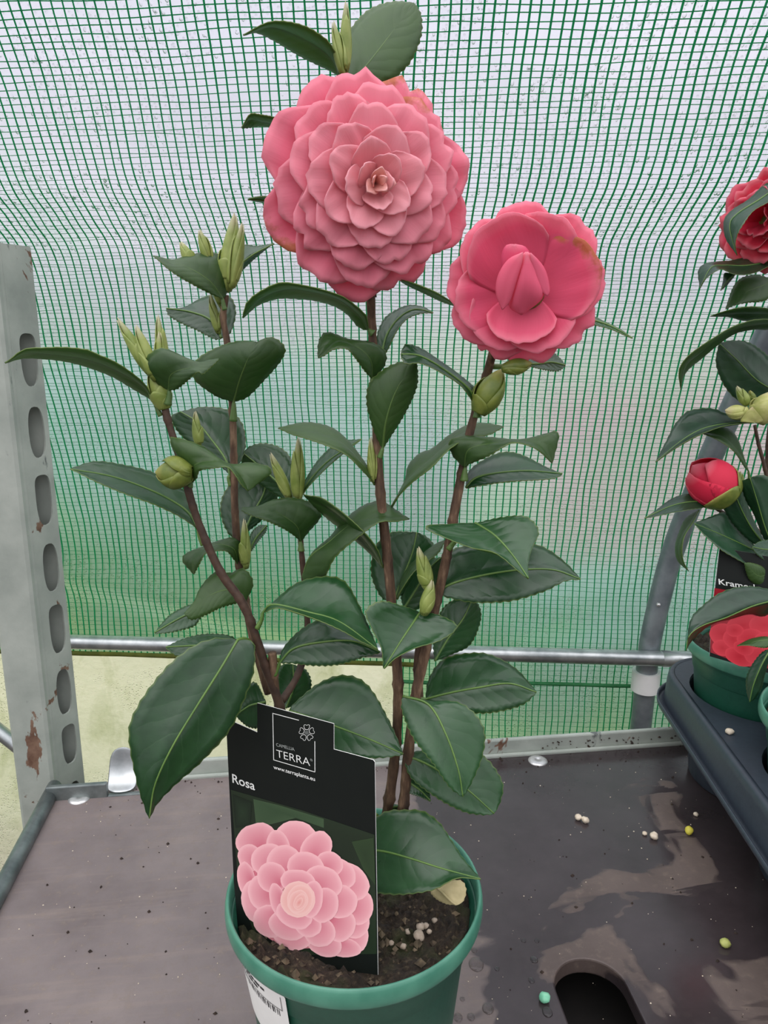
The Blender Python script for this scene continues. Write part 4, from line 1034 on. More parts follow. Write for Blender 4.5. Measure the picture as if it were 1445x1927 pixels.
petal_loft(f2, '2', [(478, 806, .4), (520, 620, -.2), (625, 398, -.7)], [(434, 690), (450, 560), (520, 450)], [(530, 745), (575, 610), (612, 480)], .359, .3, 0, (252, 124, 154), .14)
petal_loft(f2, '2', [(795, 708, .2), (745, 560, -.2), (675, 405, -.7)], [(718, 640), (690, 520), (676, 440)], [(810, 665), (782, 540), (730, 460)], .3595, 0, .3, (248, 120, 152), .14)
bud(PLANT, '2', (470, 1225), (690, 1190), 110, .385, mat=M_FBUD, name='calyx', nsc=4, fat=.5)
bud(PLANT, '2', (330, 1000), (190, 880), 90, .39, mat=M_FBUD, name='sepal', nsc=2, fat=.5)

# ------------------------------------------------------------------ black label card
def card(name, A3, B3, C3, outline, label, cat='card'):
    n = (B3 - A3).cross(C3 - A3).normalized()
    if n.dot(CAM - A3) < 0: n = -n
    pts = [Pplane(x, y, A3, n) for x, y in outline]
    bm_ = bmesh.new(); vs_ = [bm_.verts.new(p) for p in pts]; f = bm_.faces.new(vs_)
    bm_.normal_update()
    if f.normal.dot(n) < 0: f.normal_flip()
    bmesh.ops.triangulate(bm_, faces=bm_.faces)
    t = empty(name, Pplane(*outline[-1], A3, n), label, cat)
    o = from_bm('card', bm_, [M_BLACK, M_PAPER], None, False); adopt(o, t); solid(o, 0.0006, -1, 1, 1)
    return t, n
PA, PB, PCC = PY(425, 1352, .398), PY(705, 1430, .354), PY(709, 1800, .345)
out1 = [(425, 1352), (484, 1378), (484, 1323), (628, 1362), (628, 1410), (702, 1430), (705, 1434), (711, 1835), (452, 1800), (440, 1660)]
CARD, CN = card('plant_label_card', PA, PB, PCC, out1, 'tall black plant card with a notched top, a pink printed flower and the name Rosa')
def on_card(px, py, off, A3, n): return Pplane(px, py, A3 + n * off, n)
def text_on(parent, body, p0, p1, hpx, mat, A3, n, off=.0003, bold=0.0, name='lettering'):
    """p0,p1: baseline start/end pixels; hpx: cap height px of the first letter (straight up in the card)"""
    cu = bpy.data.curves.new('txt', 'FONT'); cu.body = body; cu.size = 1.0; cu.offset = bold; cu.resolution_u = 4
    tmp = bpy.data.objects.new('txt', cu); COL.objects.link(tmp)
    bpy.context.view_layer.update()
    me = bpy.data.meshes.new_from_object(tmp)
    bpy.data.objects.remove(tmp, do_unlink=True); bpy.data.curves.remove(cu)
    xs = [v.co.x for v in me.vertices]; x0, x1 = min(xs), max(xs)
    a, b = on_card(*p0, off, A3, n), on_card(*p1, off, A3, n)
    u = on_card(p0[0] - 1, p0[1] - hpx, off, A3, n) - a
    for v in me.vertices:
        q_ = v.co.copy(); v.co = a + (b - a) * ((q_.x - x0) / (x1 - x0)) + u * (q_.y / 0.70)
    me.update()
    o = link(name, me, mat, None, False); adopt(o, parent); return o
def T(x, y): return cx('t', x, y)
text_on(CARD, 'Rosa', T(84, 830), T(288, 902), 16.5, M_WHITE, PA, CN, bold=.012)
text_on(CARD, 'CAMELLIA', T(482, 502), T(648, 546), 6.2, M_GREYP, PA, CN)
text_on(CARD, 'TERRA', T(484, 600), T(788, 682), 14.5, M_WHITE, PA, CN, bold=-.008)
text_on(CARD, 'www.terraplants.eu', T(457, 706), T(833, 818), 7.2, M_WHITE, PA, CN, bold=.01)
text_on(CARD, '\u00ae', T(790, 636), T(812, 641), 4.6, M_GREYP, PA, CN)
def strips(parent, name, lines, wpx, mat, A3, n, off=.0003):
    V, F = [], []
    for ln in lines:
        for (x0, y0), (x1, y1) in zip(ln, ln[1:]):
            d_ = Vector((x1 - x0, y1 - y0)); d_.normalize(); q_ = Vector((-d_.y, d_.x)) * wpx / 2; b = len(V)
            d_ = d_ * wpx / 2
            for (x, y) in ((x0 - d_.x + q_.x, y0 - d_.y + q_.y), (x1 + d_.x + q_.x, y1 + d_.y + q_.y), (x1 + d_.x - q_.x, y1 + d_.y - q_.y), (x0 - d_.x - q_.x, y0 - d_.y - q_.y)): V.append(on_card(x, y, off, A3, n))
            F.append((b, b + 1, b + 2, b + 3))
    return adopt(mesh(name, V, F, mat, None, False), parent)
strips(CARD, 'logo_frame', [[T(682, 266), T(449, 204), T(457, 626), T(831, 736), T(830, 460)]], 1.3, M_WHITE, PA, CN)
# five-petal emblem
lines = []
ec = (757, 380)
for k in range(5):
    a0 = math.radians(-90 + 72 * k); pts = []
    for i in range(17):
        s_ = -1 + 2 * i / 16
        rr = 66 + 10 * (1 - abs(s_) ** 4) - 9 * math.exp(-(s_ / .28) ** 2); wd = 0.50
        if abs(s_) > .8: rr -= 14 * (abs(s_) - .8) / .2
        a = a0 + s_ * wd; pts.append(T(ec[0] + rr * math.cos(a) * .93, ec[1] + rr * math.sin(a)))
    pts += [T(ec[0] + 30 * math.cos(a0 + .42) * .93, ec[1] + 30 * math.sin(a0 + .42)), T(ec[0] + 30 * math.cos(a0 - .42) * .93, ec[1] + 30 * math.sin(a0 - .42)), pts[0]]
    lines.append(pts)
strips(CARD, 'flower_emblem', lines, 0.85, M_WHITE, PA, CN)
lines = []
for k in range(5):
    a = math.radians(-54 + 72 * k); c_ = (ec[0] + 11 * math.cos(a), ec[1] + 11 * math.sin(a))
    lines.append([T(c_[0] + 6 * math.cos(b_), c_[1] + 6 * math.sin(b_)) for b_ in [i * math.pi / 4 for i in range(9)]])
strips(CARD, 'emblem_centre', lines, 0.5, M_GREYP, PA, CN)
# printed photograph on the card: flat, coloured by vertex
def print_mat(name):
    t = NT(name); a = t.new('ShaderNodeVertexColor'); a.layer_name = 'ink'; t.set(Base_Color=a.outputs[0], Roughness=0.38); return t.m
M_PRINT = print_mat('printed_ink')
def print_layers(parent, name, polys, A3, n, off0, step):
    """polys: list of (list of px points, centre px, edge rgb, centre rgb)"""
    V, F, Cc = [], [], []
    for i, (pts, cpx, ce, cc) in enumerate(polys):
        off = off0 + step * i; b = len(V)
        V.append(on_card(*cpx, off, A3, n)); Cc.append(lin(cc))
        m = [(cpx[0] + (p[0] - cpx[0]) * .82, cpx[1] + (p[1] - cpx[1]) * .82) for p in pts]
        cm = tuple(cc[q_] * .3 + ce[q_] * .7 for q_ in range(3))
        for p in m: V.append(on_card(*p, off, A3, n)); Cc.append(lin(cm))
        for p in pts: V.append(on_card(*p, off, A3, n)); Cc.append(lin(ce))
        k = len(pts)
        for j in range(k):
            j2 = (j + 1) % k
            F.append((b, b + 1 + j, b + 1 + j2)); F.append((b + 1 + j, b + 1 + k + j, b + 1 + k + j2, b + 1 + j2))
    me = bpy.data.meshes.new(name); me.from_pydata([tuple(v) for v in V], [], F); me.update()
    ca = me.color_attributes.new('ink', 'FLOAT_COLOR', 'POINT')
    for i, c in enumerate(Cc): ca.data[i].color = c
    o = link(name, me, M_PRINT, None, False); adopt(o, parent); return o
E8 = lambda x, y: cx('8', x, y)
gpoly = [([E8(92, 498), E8(450, 602), E8(815, 725), E8(826, 1325), E8(450, 1330), E8(200, 1200), E8(128, 960)], E8(480, 900), (34, 48, 32), (24, 34, 24)),
         ([E8(205, 545), E8(330, 575), E8(560, 645), E8(560, 690), E8(420, 640), E8(220, 690)], E8(330, 610), (62, 84, 58), (52, 74, 50)),
         ([E8(100, 520), E8(200, 560), E8(190, 680), E8(115, 690)], E8(150, 610), (22, 34, 24), (36, 54, 36)),
         ([E8(700, 760), E8(810, 740), E8(820, 980), E8(760, 900)], E8(770, 830), (46, 66, 40), (40, 58, 36))]
print_layers(CARD, 'printed_foliage', gpoly, PA, CN, .00012, .00004)
def blob(x, y, rx, ry, ang, crop, ce, cc, k=22, seed=0, cof=(0, 0)):
    a = math.radians(ang); pts = []
    for i in range(k):
        g = 2 * math.pi * i / k; w_ = 1 + .06 * noise.noise(Vector((math.cos(g) * 2, math.sin(g) * 2, seed)))
        X, Y_ = rx * w_ * math.cos(g), ry * w_ * math.sin(g)
        pts.append(cx(crop, x + X * math.cos(a) - Y_ * math.sin(a), y + X * math.sin(a) + Y_ * math.cos(a)))
    return (pts, cx(crop, x + cof[0], y + cof[1]), ce, cc)
lt, dk, pe_ = (248, 192, 196), (206, 104, 124), (246, 186, 178)
flp = [blob(x_, y_, rx_, ry_, a_, '8', (226, 140, 152), (206, 104, 124), seed=90 + x_) for (x_, y_, rx_, ry_, a_) in ((300, 880, 160, 170, -20), (230, 980, 90, 190, -12), (600, 1080, 190, 200, 30), (400, 1150, 200, 140, 20), (430, 830, 180, 130, 20))]
C8 = (440, 1050)
for i, (x, y, rx, ry, a) in enumerate(sorted([
    (215, 745, 105, 75, -25), (420, 760, 120, 105, 10), (520, 800, 75, 100, 30), (590, 870, 70, 60, 30), (690, 960, 110, 85, 40), (740, 1090, 70, 90, 10),
    (170, 950, 45, 90, -10), (220, 1060, 75, 110, -10), (290, 1160, 90, 80, 30), (400, 1240, 100, 65, 15), (560, 1270, 95, 65, 25), (700, 1240, 85, 90, 30), (650, 1290, 100, 50, 10),
    (280, 850, 90, 80, -30), (360, 870, 90, 95, 0), (470, 890, 95, 80, 15), (560, 960, 100, 75, 30), (640, 1060, 90, 85, 30), (640, 1180, 80, 85, 30),
    (190, 840, 62, 70, -30), (330, 790, 60, 90, -10), (640, 920, 90, 70, 40), (720, 1170, 70, 80, 20), (480, 1180, 70, 60, 20), (250, 1020, 70, 95, -15), (300, 940, 75, 80, -20), (380, 1180, 100, 75, 20), (540, 1215, 80, 75, 30), (560, 1080, 75, 90, 20),
    (430, 960, 90, 60, 10), (330, 1060, 40, 95, -15), (410, 1130, 95, 65, 25), (500, 1050, 55, 95, 10)], key=lambda e: -math.hypot(e[0] - C8[0], e[1] - C8[1]))):
    dd_ = math.hypot(C8[0] - x, C8[1] - y) + 1; dx, dy = (C8[0] - x) / dd_ * min(rx, ry) * .75, (C8[1] - y) / dd_ * min(rx, ry) * .75
    flp.append(blob(x, y, rx, ry, a, '8', lt, dk, seed=i, cof=(dx, dy)))
for i, (x, y, rx, ry, a) in enumerate([(430, 1050, 88, 92, 10), (440, 1052, 66, 78, 10), (432, 1060, 48, 60, 20), (440, 1062, 30, 44, 25), (436, 1066, 15, 28, 30)]):
    flp.append(blob(x, y, rx, ry, a, '8', (248, 202, 196), (232, 152, 146), seed=i + 50))
print_layers(CARD, 'printed_flower', flp, PA, CN, .00032, .000012)

# ------------------------------------------------------------------ small things on soil and shelf
def pebble(name, p, r, mat, label, cat, group, seed, flat=.75):
    bm_ = bmesh.new(); bmesh.ops.create_icosphere(bm_, subdivisions=2, radius=r)
    for v in bm_.verts:
        v.co *= 1 + .28 * noise.noise(v.co / r * 1.3 + Vector((seed, 0, 0))); v.co.z *= flat
    zmin = min(v.co.z for v in bm_.verts)
    bmesh.ops.translate(bm_, vec=p - Vector((0, 0, zmin)), verts=bm_.verts)
    o = from_bm(name, bm_, mat); tag(o, label, cat, group); return o
M_GRIT = simple('pale_grit', (196, 180, 156), (226, 214, 194), 300, 0.7); M_YEL = simple('yellow_pellet', (196, 184, 60), (214, 204, 84), 200, 0.5)
M_GRN = simple('mint_green_crumb', (96, 176, 140), (140, 204, 170), 200, 0.6); M_OLV = simple('olive_husk', (140, 150, 74), (172, 176, 100), 200, 0.6)
M_STONE = simple('grey_pebble', (150, 134, 116), (188, 172, 156), 260, 0.7)
for i, (x, y, r) in enumerate([(1040, 1245, 26), (1045, 1195, 20), (1075, 1190, 16), (985, 1215, 14), (1090, 1215, 12), (960, 1290, 14), (900, 1270, 12), (1120, 1160, 14)]):
    px, py = E8(x, y); p = PZ(px, py, SZ + .002); D = (p - CAM).length
    pebble('soil_pebble', p - Vector((0, 0, .001)), r * CROPS['8'][2] / FPX * D, M_STONE, 'small pale pebble lying on the compost in the camellia pot', 'pebble', 'pebbles on the compost', i)
for i, (x, y, r, m_, nm, lb) in enumerate([
    (1088, 1543, 6, M_GRIT, 'grit_granule', 'pale grit granule on the dark shelf, lying beside its twin'), (1101, 1548, 6.5, M_GRIT, 'grit_granule', 'pale grit granule on the dark shelf, lying beside its twin'),
    (1230, 1578, 7, M_GRIT, 'grit_granule', 'single pale grit granule on the shelf near the yellow pellet'), (1296, 1569, 6.5, M_YEL, 'yellow_pellet', 'small round yellow fertiliser pellet on the shelf near the tray'),
    (1024, 1884, 9, M_GRN, 'green_crumb', 'mint green crumb on the wet shelf beside the hand hole'), (1363, 1781, 8, M_OLV, 'seed_husk', 'olive green seed husk on the shelf beyond the hand hole'),
    (1309, 1381 + 154, 4, M_GRIT, 'grit_granule', 'tiny pale grit granule beside the foot of the tray cup'), (1213, 1571, 4, M_GRIT, 'grit_granule', 'tiny pale chip on the shelf next to a larger granule')]):
    p = PZ(x, y, ZS); D = (p - CAM).length
    pebble(nm, p - Vector((0, 0, .0002)), r / FPX * D, m_, lb, 'crumb', 'crumbs on the shelf', i + 20, .8 if m_ is not M_YEL else 1)
V, F = [], []; rq = random.Random(21)
for i in range(420):
    g = rq.uniform(0, 6.283); d_ = .069 * math.sqrt(rq.random()); rz_ = rq.choice([.0010, .0014, .0018, .0026, .0032]); b_ = len(V)
    x_, y_ = d_ * math.cos(g), d_ * math.sin(g); qv = Vector((x_, y_, 1.0))
    z_ = SZ + 0.006 * noise.noise(qv * 45) + 0.007 * abs(noise.noise(qv * 140)) + 0.0035 * noise.noise(qv * 380)
    for v in ((1, 0, 0), (-1, 0, 0), (0, 1, 0), (0, -1, 0), (0, 0, 1), (0, 0, -.4)): V.append(Vector((PC.x + x_, PC.y + y_, z_)) + Vector(v) * rz_ * rq.uniform(.5, 1.3))
    for f in ((0, 2, 4), (2, 1, 4), (1, 3, 4), (3, 0, 4), (2, 0, 5), (1, 2, 5), (3, 1, 5), (0, 3, 5)): F.append(tuple(b_ + k_ for k_ in f))
o = mesh('compost_chunks', V, F, simple('compost_chunk', (30, 23, 16), (120, 104, 82), 130, 0.9, det=2), None, False); tag(o, 'loose brown chunks on top of the compost around the stems', 'soil', kind='stuff')
# dried leaf lying on the compost
M_DRY = simple('dry_leaf_tan', (150, 138, 96), (190, 176, 132), 90, 0.6)
o, mids = loft('fallen_leaf', '8', [(1120, 985, .5), (1160, 1020, -.2), (1200, 1060, -.8), (1225, 1076, -1)], [(1180, 960), (1250, 958), (1275, 1000), (1262, 1055)], [(1098, 1010), (1130, 1050), (1180, 1074)], PC.y - .012, .6, .2, 'u', [M_DRY], 20, 4, .0006, .1)
V, F = tube_data(mids, [.0007] * len(mids), 6); mesh('midrib', V, F, M_DRY, o)
tag(o, 'curled tan dried leaf lying on the compost in the pot', 'leaf')
# soil crumbs and drops on the shelf: uncountable
V, F = [], []
rr_ = random.Random(3)
def lump(V, F, p, r, rnd):
    b = len(V); 
    for v in ((1, 0, 0), (-1, 0, 0), (0, 1, 0), (0, -1, 0), (0, 0, 1), (0, 0, -.3)):
        V.append(p + Vector(v) * r * rnd.uniform(.6, 1.2))
    for f in ((0, 2, 4), (2, 1, 4), (1, 3, 4), (3, 0, 4), (2, 0, 5), (1, 2, 5), (3, 1, 5), (0, 3, 5)): F.append(tuple(b + k_ for k_ in f))
for i in range(430):
    u_, v_ = rr_.uniform(0.02, .78), rr_.uniform(VB - .5, VB - .01)
    if rr_.random() < .3: v_ = VB - abs(rr_.gauss(0, .012)) - .008
    lump(V, F, SM @ Vector((u_, v_, 0.0003)), rr_.choice([.0005, .0006, .0008, .0012, .0018]), rr_)
for i in range(60):                      # along the lip
    u_ = rr_.uniform(.55, 1.0); lump(V, F, SM @ Vector((u_, VB - .003, rr_.uniform(0.004, .014))), rr_.uniform(.0006, .0022), rr_)
o = mesh('soil_crumbs', V, F, M_CRUMB, None, False); tag(o, 'scattered dark compost crumbs over the shelf', 'soil', kind='stuff')
V, F = [], []
for i in range(420):
    u_, v_ = rr_.uniform(0.02, .78), rr_.uniform(VB - .5, VB - .01)
    lump(V, F, SM @ Vector((u_, v_, 0.0002)), rr_.choice([.0003, .0004, .0005, .0008]), rr_)
o = mesh('fine_grit', V, F, M_GRIT, None, False); tag(o, 'fine pale grit specks scattered over the shelf', 'grit', kind='stuff')
bm = bmesh.new()
for i, (x, y, r) in enumerate([(896, 1815, 12), (892, 1788, 5), (935, 1823, 4), (918, 1898, 9), (862, 1915, 7), (886, 1914, 6), (1005, 1806, 6), (1010, 1770, 4), (1000, 1845, 5), (870, 1880, 4), (1030, 1905, 8), (985, 1770, 4)]):
    p = PZ(x, y, ZS); D = (p - CAM).length; r_ = r / FPX * D
    m_ = bmesh.ops.create_icosphere(bm, subdivisions=3, radius=1, matrix=Matrix.Translation(p) @ Matrix.Diagonal((r_, r_ * 1.2, r_ * .35, 1)))
o = from_bm('water_drops', bm, tW.m); tag(o, 'clear water drops on the wet shelf beside the pot', 'water', kind='stuff')

# ------------------------------------------------------------------ carry tray with the second camellia
P2 = Vector((0.41, 0.745, HC - .315)); P3 = Vector((0.411, 0.582, HC - .315))
ZT = HC - 0.375
TA = math.atan2(.010, .196)
TM = Matrix(((math.cos(TA), math.sin(TA), 0, .315), (-math.sin(TA), math.cos(TA), 0, .540), (0, 0, 1, ZS), (0, 0, 0, 1))); TI = TM.inverted()
tray = empty('carry_tray', Vector((P2.x, P2.y, ZS)), 'dark slate blue plastic carry tray with round cups holding potted camellias', 'tray')
tx0 = 0.0; l2, l3 = TI @ P2, TI @ P3
ty1 = l2.y + .088; ty0 = l3.y - .26; tx1 = l2.x + .27
def rrect(x0, x1, y0, y1, r, z, n=10):
    out = []
    for (cx_, cy_, a0) in ((x1 - r, y0 + r, -90), (x1 - r, y1 - r, 0), (x0 + r, y1 - r, 90), (x0 + r, y0 + r, 180)):
        for k in range(n + 1):
            a = math.radians(a0 + 90 * k / n); out.append(Vector((cx_ + r * math.cos(a), cy_ + r * math.sin(a), z)))
    return out
zt_l = ZT - ZS
cups = [(l2.x, l2.y), (l3.x, l3.y), (l2.x + .17, l2.y), (l3.x + .17, l3.y)]
CRD = 0.0722
loops = [rrect(tx0 + .006, tx1, ty0, ty1, .055, zt_l)]
for (a, b) in cups: loops.append([Vector((a + CRD * math.cos(2 * math.pi * k / 40), b + CRD * math.sin(2 * math.pi * k / 40), zt_l)) for k in range(40)])
def traypart(name, bm_, smooth=True):
    o_ = from_bm(name, bm_, M_TRAY, None, smooth); o_.parent = tray
    o_.matrix_parent_inverse = Matrix.Translation(tray.location).inverted(); o_.matrix_basis = TM; return o_
bm = bmesh.new(); fill_loops(bm, loops); o = traypart('deck', bm, False); solid(o, 0.002, 0)
bm = bmesh.new(); rings = []
for (ins, z_) in ((.006, zt_l), (.002, zt_l + .0008), (.0002, zt_l - .002), (-.0008, zt_l - .008), (-.0025, zt_l - .034), (-.0034, zt_l - .037), (-.0090, zt_l - .038), (-.0100, zt_l - .036), (-.0103, zt_l - .030)):
    rings.append([bm.verts.new(p) for p in rrect(tx0 + ins, tx1 - ins + .006, ty0 + ins - .006, ty1 - ins + .006, .055 - (ins - .006), z_)])
for ra, rb_ in zip(rings, rings[1:]):
    n = len(ra)
    for k in range(n): bm.faces.new((ra[k], ra[(k + 1) % n], rb_[(k + 1) % n], rb_[k]))
o = traypart('skirt', bm); solid(o, 0.0016, 0)
for (a, b) in cups:
    bm = bmesh.new(); rings = []
    for (r_, z_) in ((CRD + .001, zt_l + .0005), (CRD - .0005, zt_l - .004), (CRD - .004, .06), (CRD - .008, .004), (CRD - .011, .0012), (.001, .0012)):
        rings.append([bm.verts.new((a + r_ * math.cos(2 * math.pi * k / 40), b + r_ * math.sin(2 * math.pi * k / 40), z_)) for k in range(40)])
    for ra, rb_ in zip(rings, rings[1:]):
        for k in range(40): bm.faces.new((ra[k], ra[(k + 1) % 40], rb_[(k + 1) % 40], rb_[k]))
    o = traypart('cup', bm); solid(o, 0.0012, 0)
pot('plant_pot', P2, P2.z, P2.z - .147, 'green pot of the red camellia, set in the corner cup of the tray')
pot('plant_pot', P3, P3.z, P3.z - .147, 'green pot in the tray with only its rim edge showing')
soil('potting_soil', P2, P2.z - .014, .0728, 'dark compost in the pot of the red camellia', 5.0)
soil('potting_soil', P3, P3.z - .014, .0728, 'dark compost in the tray pot that barely shows', 9.0)
pebble('compost_chip', PZ(1372, 1381, ZT + .001), .004, M_GRIT, 'pale tan compost chip lying on the tray deck', 'crumb', None, 77)

PL2 = empty('camellia_plant', (P2.x, P2.y, P2.z - .012), 'red flowered camellia in the tray with a round red bud and drooping dark leaves', 'plant')
Y2 = 0.735
stem(PL2, [(1452, 1250), (1450, 1100), (1446, 960), (1447, 840), (1462, 700), (1470, 560), (1455, 450)], Y2, .0038, .0026, M_STEMD)
stem(PL2, [(1448, 935), (1440, 885), (1427, 835), (1420, 800)], Y2 - .01, .0022, .0016, M_STEMD)
stem(PL2, [(1449, 1010), (1400, 985), (1345, 955), (1335, 935)], Y2 - .01, .0022, .0016, M_STEMD)
R = lambda *a, **k: leaf(PL2, *a, mats=LM2, **k)
R('a', [(1280, 110, 0), (1100, 235, -1), (900, 365, -2), (845, 470, -2.4), (905, 702, -2.8)], [(1150, 110), (1000, 238), (860, 333), (796, 420), (815, 570)], [(1161, 258), (1040, 332), (950, 452), (902, 540), (886, 640)], .70, .6, -.4, 'u')
R('a', [(1290, 730, 0), (1000, 785, -1.2), (800, 785, -2), (690, 805, -2.4), (600, 975, -2.8)], [(1161, 678), (980, 718), (860, 743), (770, 750), (650, 768), (586, 832)], [(1161, 795), (1060, 842), (950, 862), (860, 852), (770, 812), (640, 900)], .72, 1.4, -.8, 'u')
R('a', [(890, 860, 0), (830, 910, 0), (770, 992, 0)], [(805, 850), (790, 920)], [(870, 890), (820, 950)], .715, .4, 0, 'u')
R('a', [(1250, 900, 0), (1100, 960, -.6), (950, 1020, -1), (812, 1148, -1.4)], [(1161, 888), (1060, 868), (950, 890), (875, 970)], [(1161, 1062), (1000, 1092), (900, 1112)], .73, .8, -.5, 'd')
R('a', [(1290, 1190, 0), (1080, 1185, -1), (850, 1185, -2), (684, 1205, -2.6)], [(1161, 1138), (950, 1128), (800, 1164)], [(1161, 1228), (980, 1242), (840, 1208)], .73, -1, 1, 'd')
R('a', [(1290, 1265, 0), (1050, 1275, -1), (850, 1330, -1.8), (600, 1510, -2.8), (480, 1620, -3.2), (440, 1812, -3.6)], [(1161, 1228), (1000, 1243), (850, 1300), (700, 1388), (560, 1480), (470, 1565), (424, 1660)], [(1161, 1312), (1050, 1312), (900, 1335), (750, 1432), (600, 1562), (500, 1645), (446, 1725)], .72, -.8, .8, 'd')
R('a', [(1300, 1860, 0), (1080, 1740, -.3), (900, 1560, -.6), (758, 1428, -.6)], [(1180, 1940), (960, 1915), (820, 1805), (736, 1600)], [(1260, 1700), (1161, 1540), (1020, 1432), (880, 1404)], .75, .4, .8, 'u')
R('b', [(960, 285, 0), (840, 287, -.5), (650, 308, -1.4), (520, 345, -2), (380, 430, -2.6), (205, 576, -3.2)], [(860, 260), (720, 228), (640, 193), (540, 189), (430, 215), (345, 305), (285, 420)], [(840, 292), (680, 318), (545, 368), (430, 425), (330, 485), (255, 540)], .715, 1.6, -.4, 'u')
R('b', [(878, 640, 0), (800, 500, -.6), (690, 390, -.9), (520, 362, -1)], [(850, 560), (800, 410), (740, 340), (640, 320)], [(855, 620), (770, 500), (660, 420)], .715, .6, -.4, 'd', pet=[(880, 720), (884, 680)])
bud(PL2, 'b', (740, 830), (470, 600), 320, .70, mat=None, name='flower_bud', nsc=0, fat=.42)
bud_o = [o_ for o_ in PL2.children if o_.name.startswith('flower_bud')][-1]
bud_o.data.materials[0] = M_PETALR; bud_o.color = lin((226, 50, 84)); bud_o['label'] = 'round red flower bud about to open'
def red_wrap(base, tip, w_, Y, a0, half, top):
    b_ = PY(*cx('b', *base), Y); t_ = PY(*cx('b', *tip), Y); M = frame(b_, t_ - b_); L_ = (t_ - b_).length
    r = w_ * CROPS['b'][2] / FPX * (Y / ray(*cx('b', *base)).y) / 2; V, F, U = [], [], []
    for i in range(11):
        u = .06 + (top - .06) * i / 10; f = i / 10; ra_ = r * (math.sin(math.pi * min(1, .12 + u * .86)) ** .6) * 1.04 + .0006
        hf = half * (1 - f ** 2.6) ** .6 + .02
        for j in range(9):
            a = a0 + hf * (j / 4 - 1); V.append(M @ Vector((ra_ * math.cos(a), ra_ * math.sin(a), u * L_))); U.append((f, j / 8))
    for i in range(10):
        for j in range(8): F.append((i * 9 + j, i * 9 + j + 1, (i + 1) * 9 + j + 1, (i + 1) * 9 + j))
    return V, F, U
for k, (a0, half, top) in enumerate([(-1.2, 1.3, .97), (.6, 1.2, .9), (2.6, 1.3, 1.0), (4.2, 1.1, .86)]):
    V, F, U = red_wrap((740, 830), (470, 600), 320, .70, a0, half, top)
    o = mesh('petal', V, F, M_PETALR); set_uv_axis(o, U); o.parent = bud_o; o.color = lin((230, 52 + 8 * k, 84 + 5 * k)); solid(o, .0006, 1)
for k, (a0, half, top) in enumerate([(-.6, 1.2, .42), (1.6, 1.2, .40), (3.7, 1.2, .44)]):
    V, F, U = red_wrap((750, 838), (470, 600), 334, .70, a0, half, top)
    o = mesh('sepal', V, F, M_FBUD); set_uv_axis(o, U); o.parent = bud_o; solid(o, .0006, 1)
R('b', [(610, 890, 0), (500, 862, -.4), (330, 890, -.8), (125, 982, -1.2)], [(560, 850), (450, 808), (330, 838), (210, 925)], [(560, 902), (400, 930), (350, 935), (200, 968)], .70, .9, -.6, 'u')
R('b', [(520, 925, 0), (430, 1060, -.4), (375, 1190, -.8), (390, 1290, -1), (446, 1366, -1.2)], [(430, 985), (380, 1080), (350, 1190), (368, 1290)], [(480, 1015), (420, 1110), (400, 1215), (412, 1300)], .70, .5, -.5, 'd')
R('b', [(1110, 1310, 0), (900, 1205, -1), (700, 1110, -2), (484, 1020, -2.6)], [(950, 1200), (850, 1110), (765, 1010), (715, 940), (590, 980)], [(1021, 1352), (920, 1332), (800, 1282), (660, 1192), (555, 1098)], .71, .8, -.6, 'u')
R('b', [(1000, 1180, 0), (900, 1050, -.6), (820, 900, -1), (762, 745, -1.2)], [(930, 1172), (850, 1112), (765, 1020), (705, 920), (702, 840)], [(990, 1140), (930, 1020), (880, 900), (835, 785)], .70, .4, .3, 'u')
R('b', [(1070, 1220, 0), (1000, 1050, -.6), (940, 850, -1), (890, 690, -1.2)], [(1000, 1150), (920, 960), (865, 860), (828, 730)], [(1110, 1100), (1110, 900), (1060, 720), (980, 670)], .695, .3, .4, 'u')
R('b', [(1120, 1190, 0), (1020, 1210, -.5), (908, 1192, -1)], [(1080, 1140), (1010, 1142), (950, 1158)], [(1060, 1300), (1000, 1285), (940, 1240)], .69, .5, -.3, 'u')
R('c', [(900, 195, 0), (720, 240, -1), (560, 308, -2), (430, 352, -2.8), (352, 410, -3.2), (334, 496, -3.4)], [(800, 148), (670, 131), (540, 163), (430, 238), (358, 325)], [(800, 308), (700, 288), (580, 318), (470, 352), (372, 435)], .665, 1.2, .2, 'u')
R('c', [(815, 480, 0), (760, 580, -.4), (715, 690, -.6), (694, 787, -.6)], [(760, 510), (705, 580), (676, 650), (678, 730)], [(800, 560), (778, 640), (760, 710), (720, 772)], .63, .3, .2, 'u')
R('c', [(850, 435, 0), (760, 438, -.4), (624, 469, -.8)], [(780, 418), (700, 432)], [(790, 477), (690, 466)], .64, .4, -.2, 'd')
R('c', [(800, 60, 0), (740, 70, -.3), (665, 0, -.4)], [(760, 20), (700, 0)], [(770, 130), (700, 100), (675, 50)], .68, .2, .2, 'd')
bud(PL2, 'b', (885, 222), (708, 200), 108, .70, mat=M_FBUDP, name='flower_bud', nsc=4, fat=.5)
bud(PL2, 'b', (940, 290), (1060, 60), 190, .70, mat=M_FBUDP, name='flower_bud', nsc=6, fat=.5)
bud(PL2, 'b', (872, 165), (795, 22), 66, .705, mat=M_BUD); bud(PL2, 'b', (925, 140), (890, 55), 50, .715, mat=M_FBUD)
bud(PL2, 'b', (985, 1510), (990, 1370), 46, .69, mat=M_BUD); bud(PL2, 'b', (826, 730), (822, 640), 30, .71, mat=M_BUD)
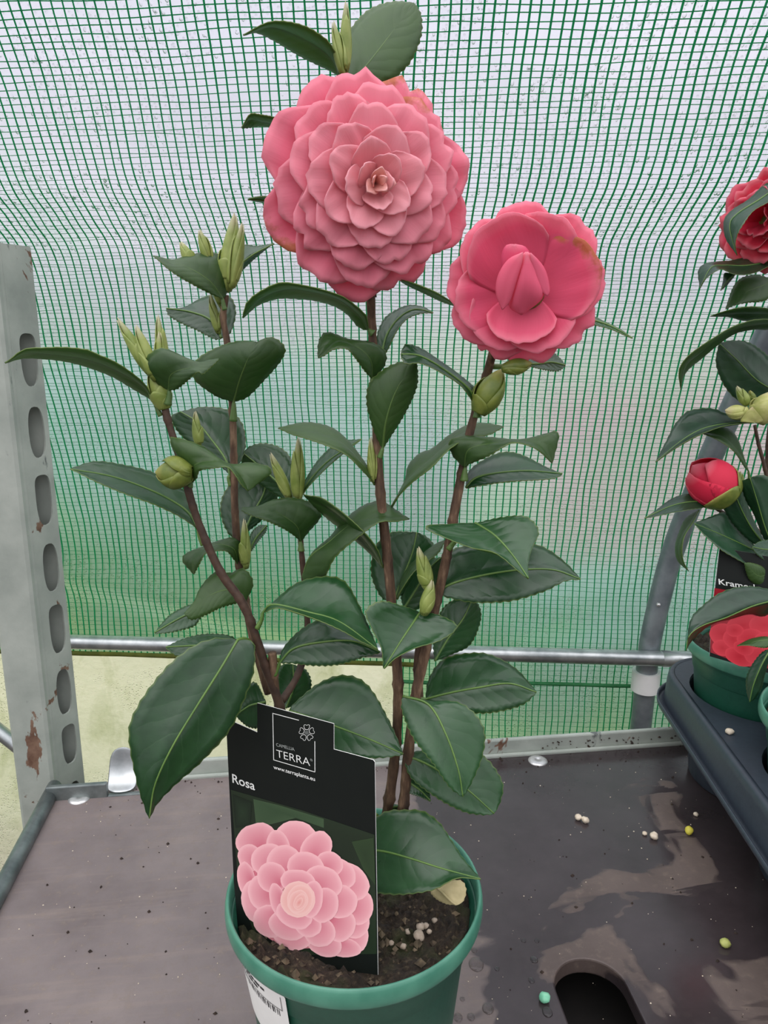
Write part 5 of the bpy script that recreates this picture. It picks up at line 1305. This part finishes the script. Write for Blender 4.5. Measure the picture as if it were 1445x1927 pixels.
L_ = leaf(PL2, 'b', [(930, 290, 0), (905, 250, -.3), (890, 210, -.4), (908, 176, -.4)], [(860, 285), (826, 276), (870, 215)], [(960, 290), (980, 272), (945, 220)], .692, 0, 0, 'u', mats=[M_FBUDP, M_FBUDP], rib=False)
# red flower
f3, MR = flower(PL2, 1446, 412, .715, -.45, .10, 'ruffled bright red camellia bloom')
PR = .715 / 1.055 / FPX
for i in range(26):
    rho = math.sqrt((i + .8) / 26); ang = i * 2.39996; rt = 102 * PR * rho
    petal(f3, MR, ang, rt * .15, rt, .006 + .36 * rt, .018 * (1 - rho) - .012, .026 * (1 - rho ** 2), lin((232, 48 + rng.randint(0, 24), 78 + rng.randint(0, 20))), M_PETALR, cup=.3 * (1 - rho), reflex=.004 * rho, f_pow=1.4, ruf=.007, seed=i + 90, nu=10, nv=10)
# second card
QA = PY(1353, 1030, .69); QB = QA + Vector((.06, -.012, -.004)); QC = PY(1336, 1215, .675)
out2 = [(1354, 1030), (1420, 1042), (1470, 1052), (1475, 1275), (1335, 1235), (1337, 1190), (1345, 1110)]
CARD2, CN2 = card('plant_label_card', QA, QB, QC, out2, 'black plant card with a red printed flower, stuck in the tray pot')
B2 = lambda x, y: cx('b', x, y)
text_on(CARD2, "Kramer's", B2(665, 1462), B2(960, 1512), 10.5, M_WHITE, QA, CN2, bold=.012)
C3_ = lambda x, y: cx('c', x, y)
rp = [([C3_(495, 140), C3_(640, 165), C3_(880, 225), C3_(880, 600), C3_(700, 590), C3_(472, 505), C3_(470, 400)], C3_(640, 380), (150, 24, 40), (190, 36, 52))]
for i, (x, y, rx, ry, a) in enumerate([(540, 400, 75, 60, 0), (660, 350, 100, 60, -10), (780, 350, 90, 60, 0), (540, 480, 60, 45, 20), (640, 530, 90, 50, 20), (760, 520, 100, 60, 0), (600, 430, 60, 50, 30), (700, 430, 80, 60, 0), (660, 480, 60, 40, 20), (790, 440, 70, 50, 10), (610, 380, 50, 36, 0)]):
    rp.append(blob(x, y, rx, ry, a, 'c', (222, 64, 78), (196, 34, 52), seed=i + 70))
print_layers(CARD2, 'printed_flower', rp, QA, CN2, .0002, .00002)
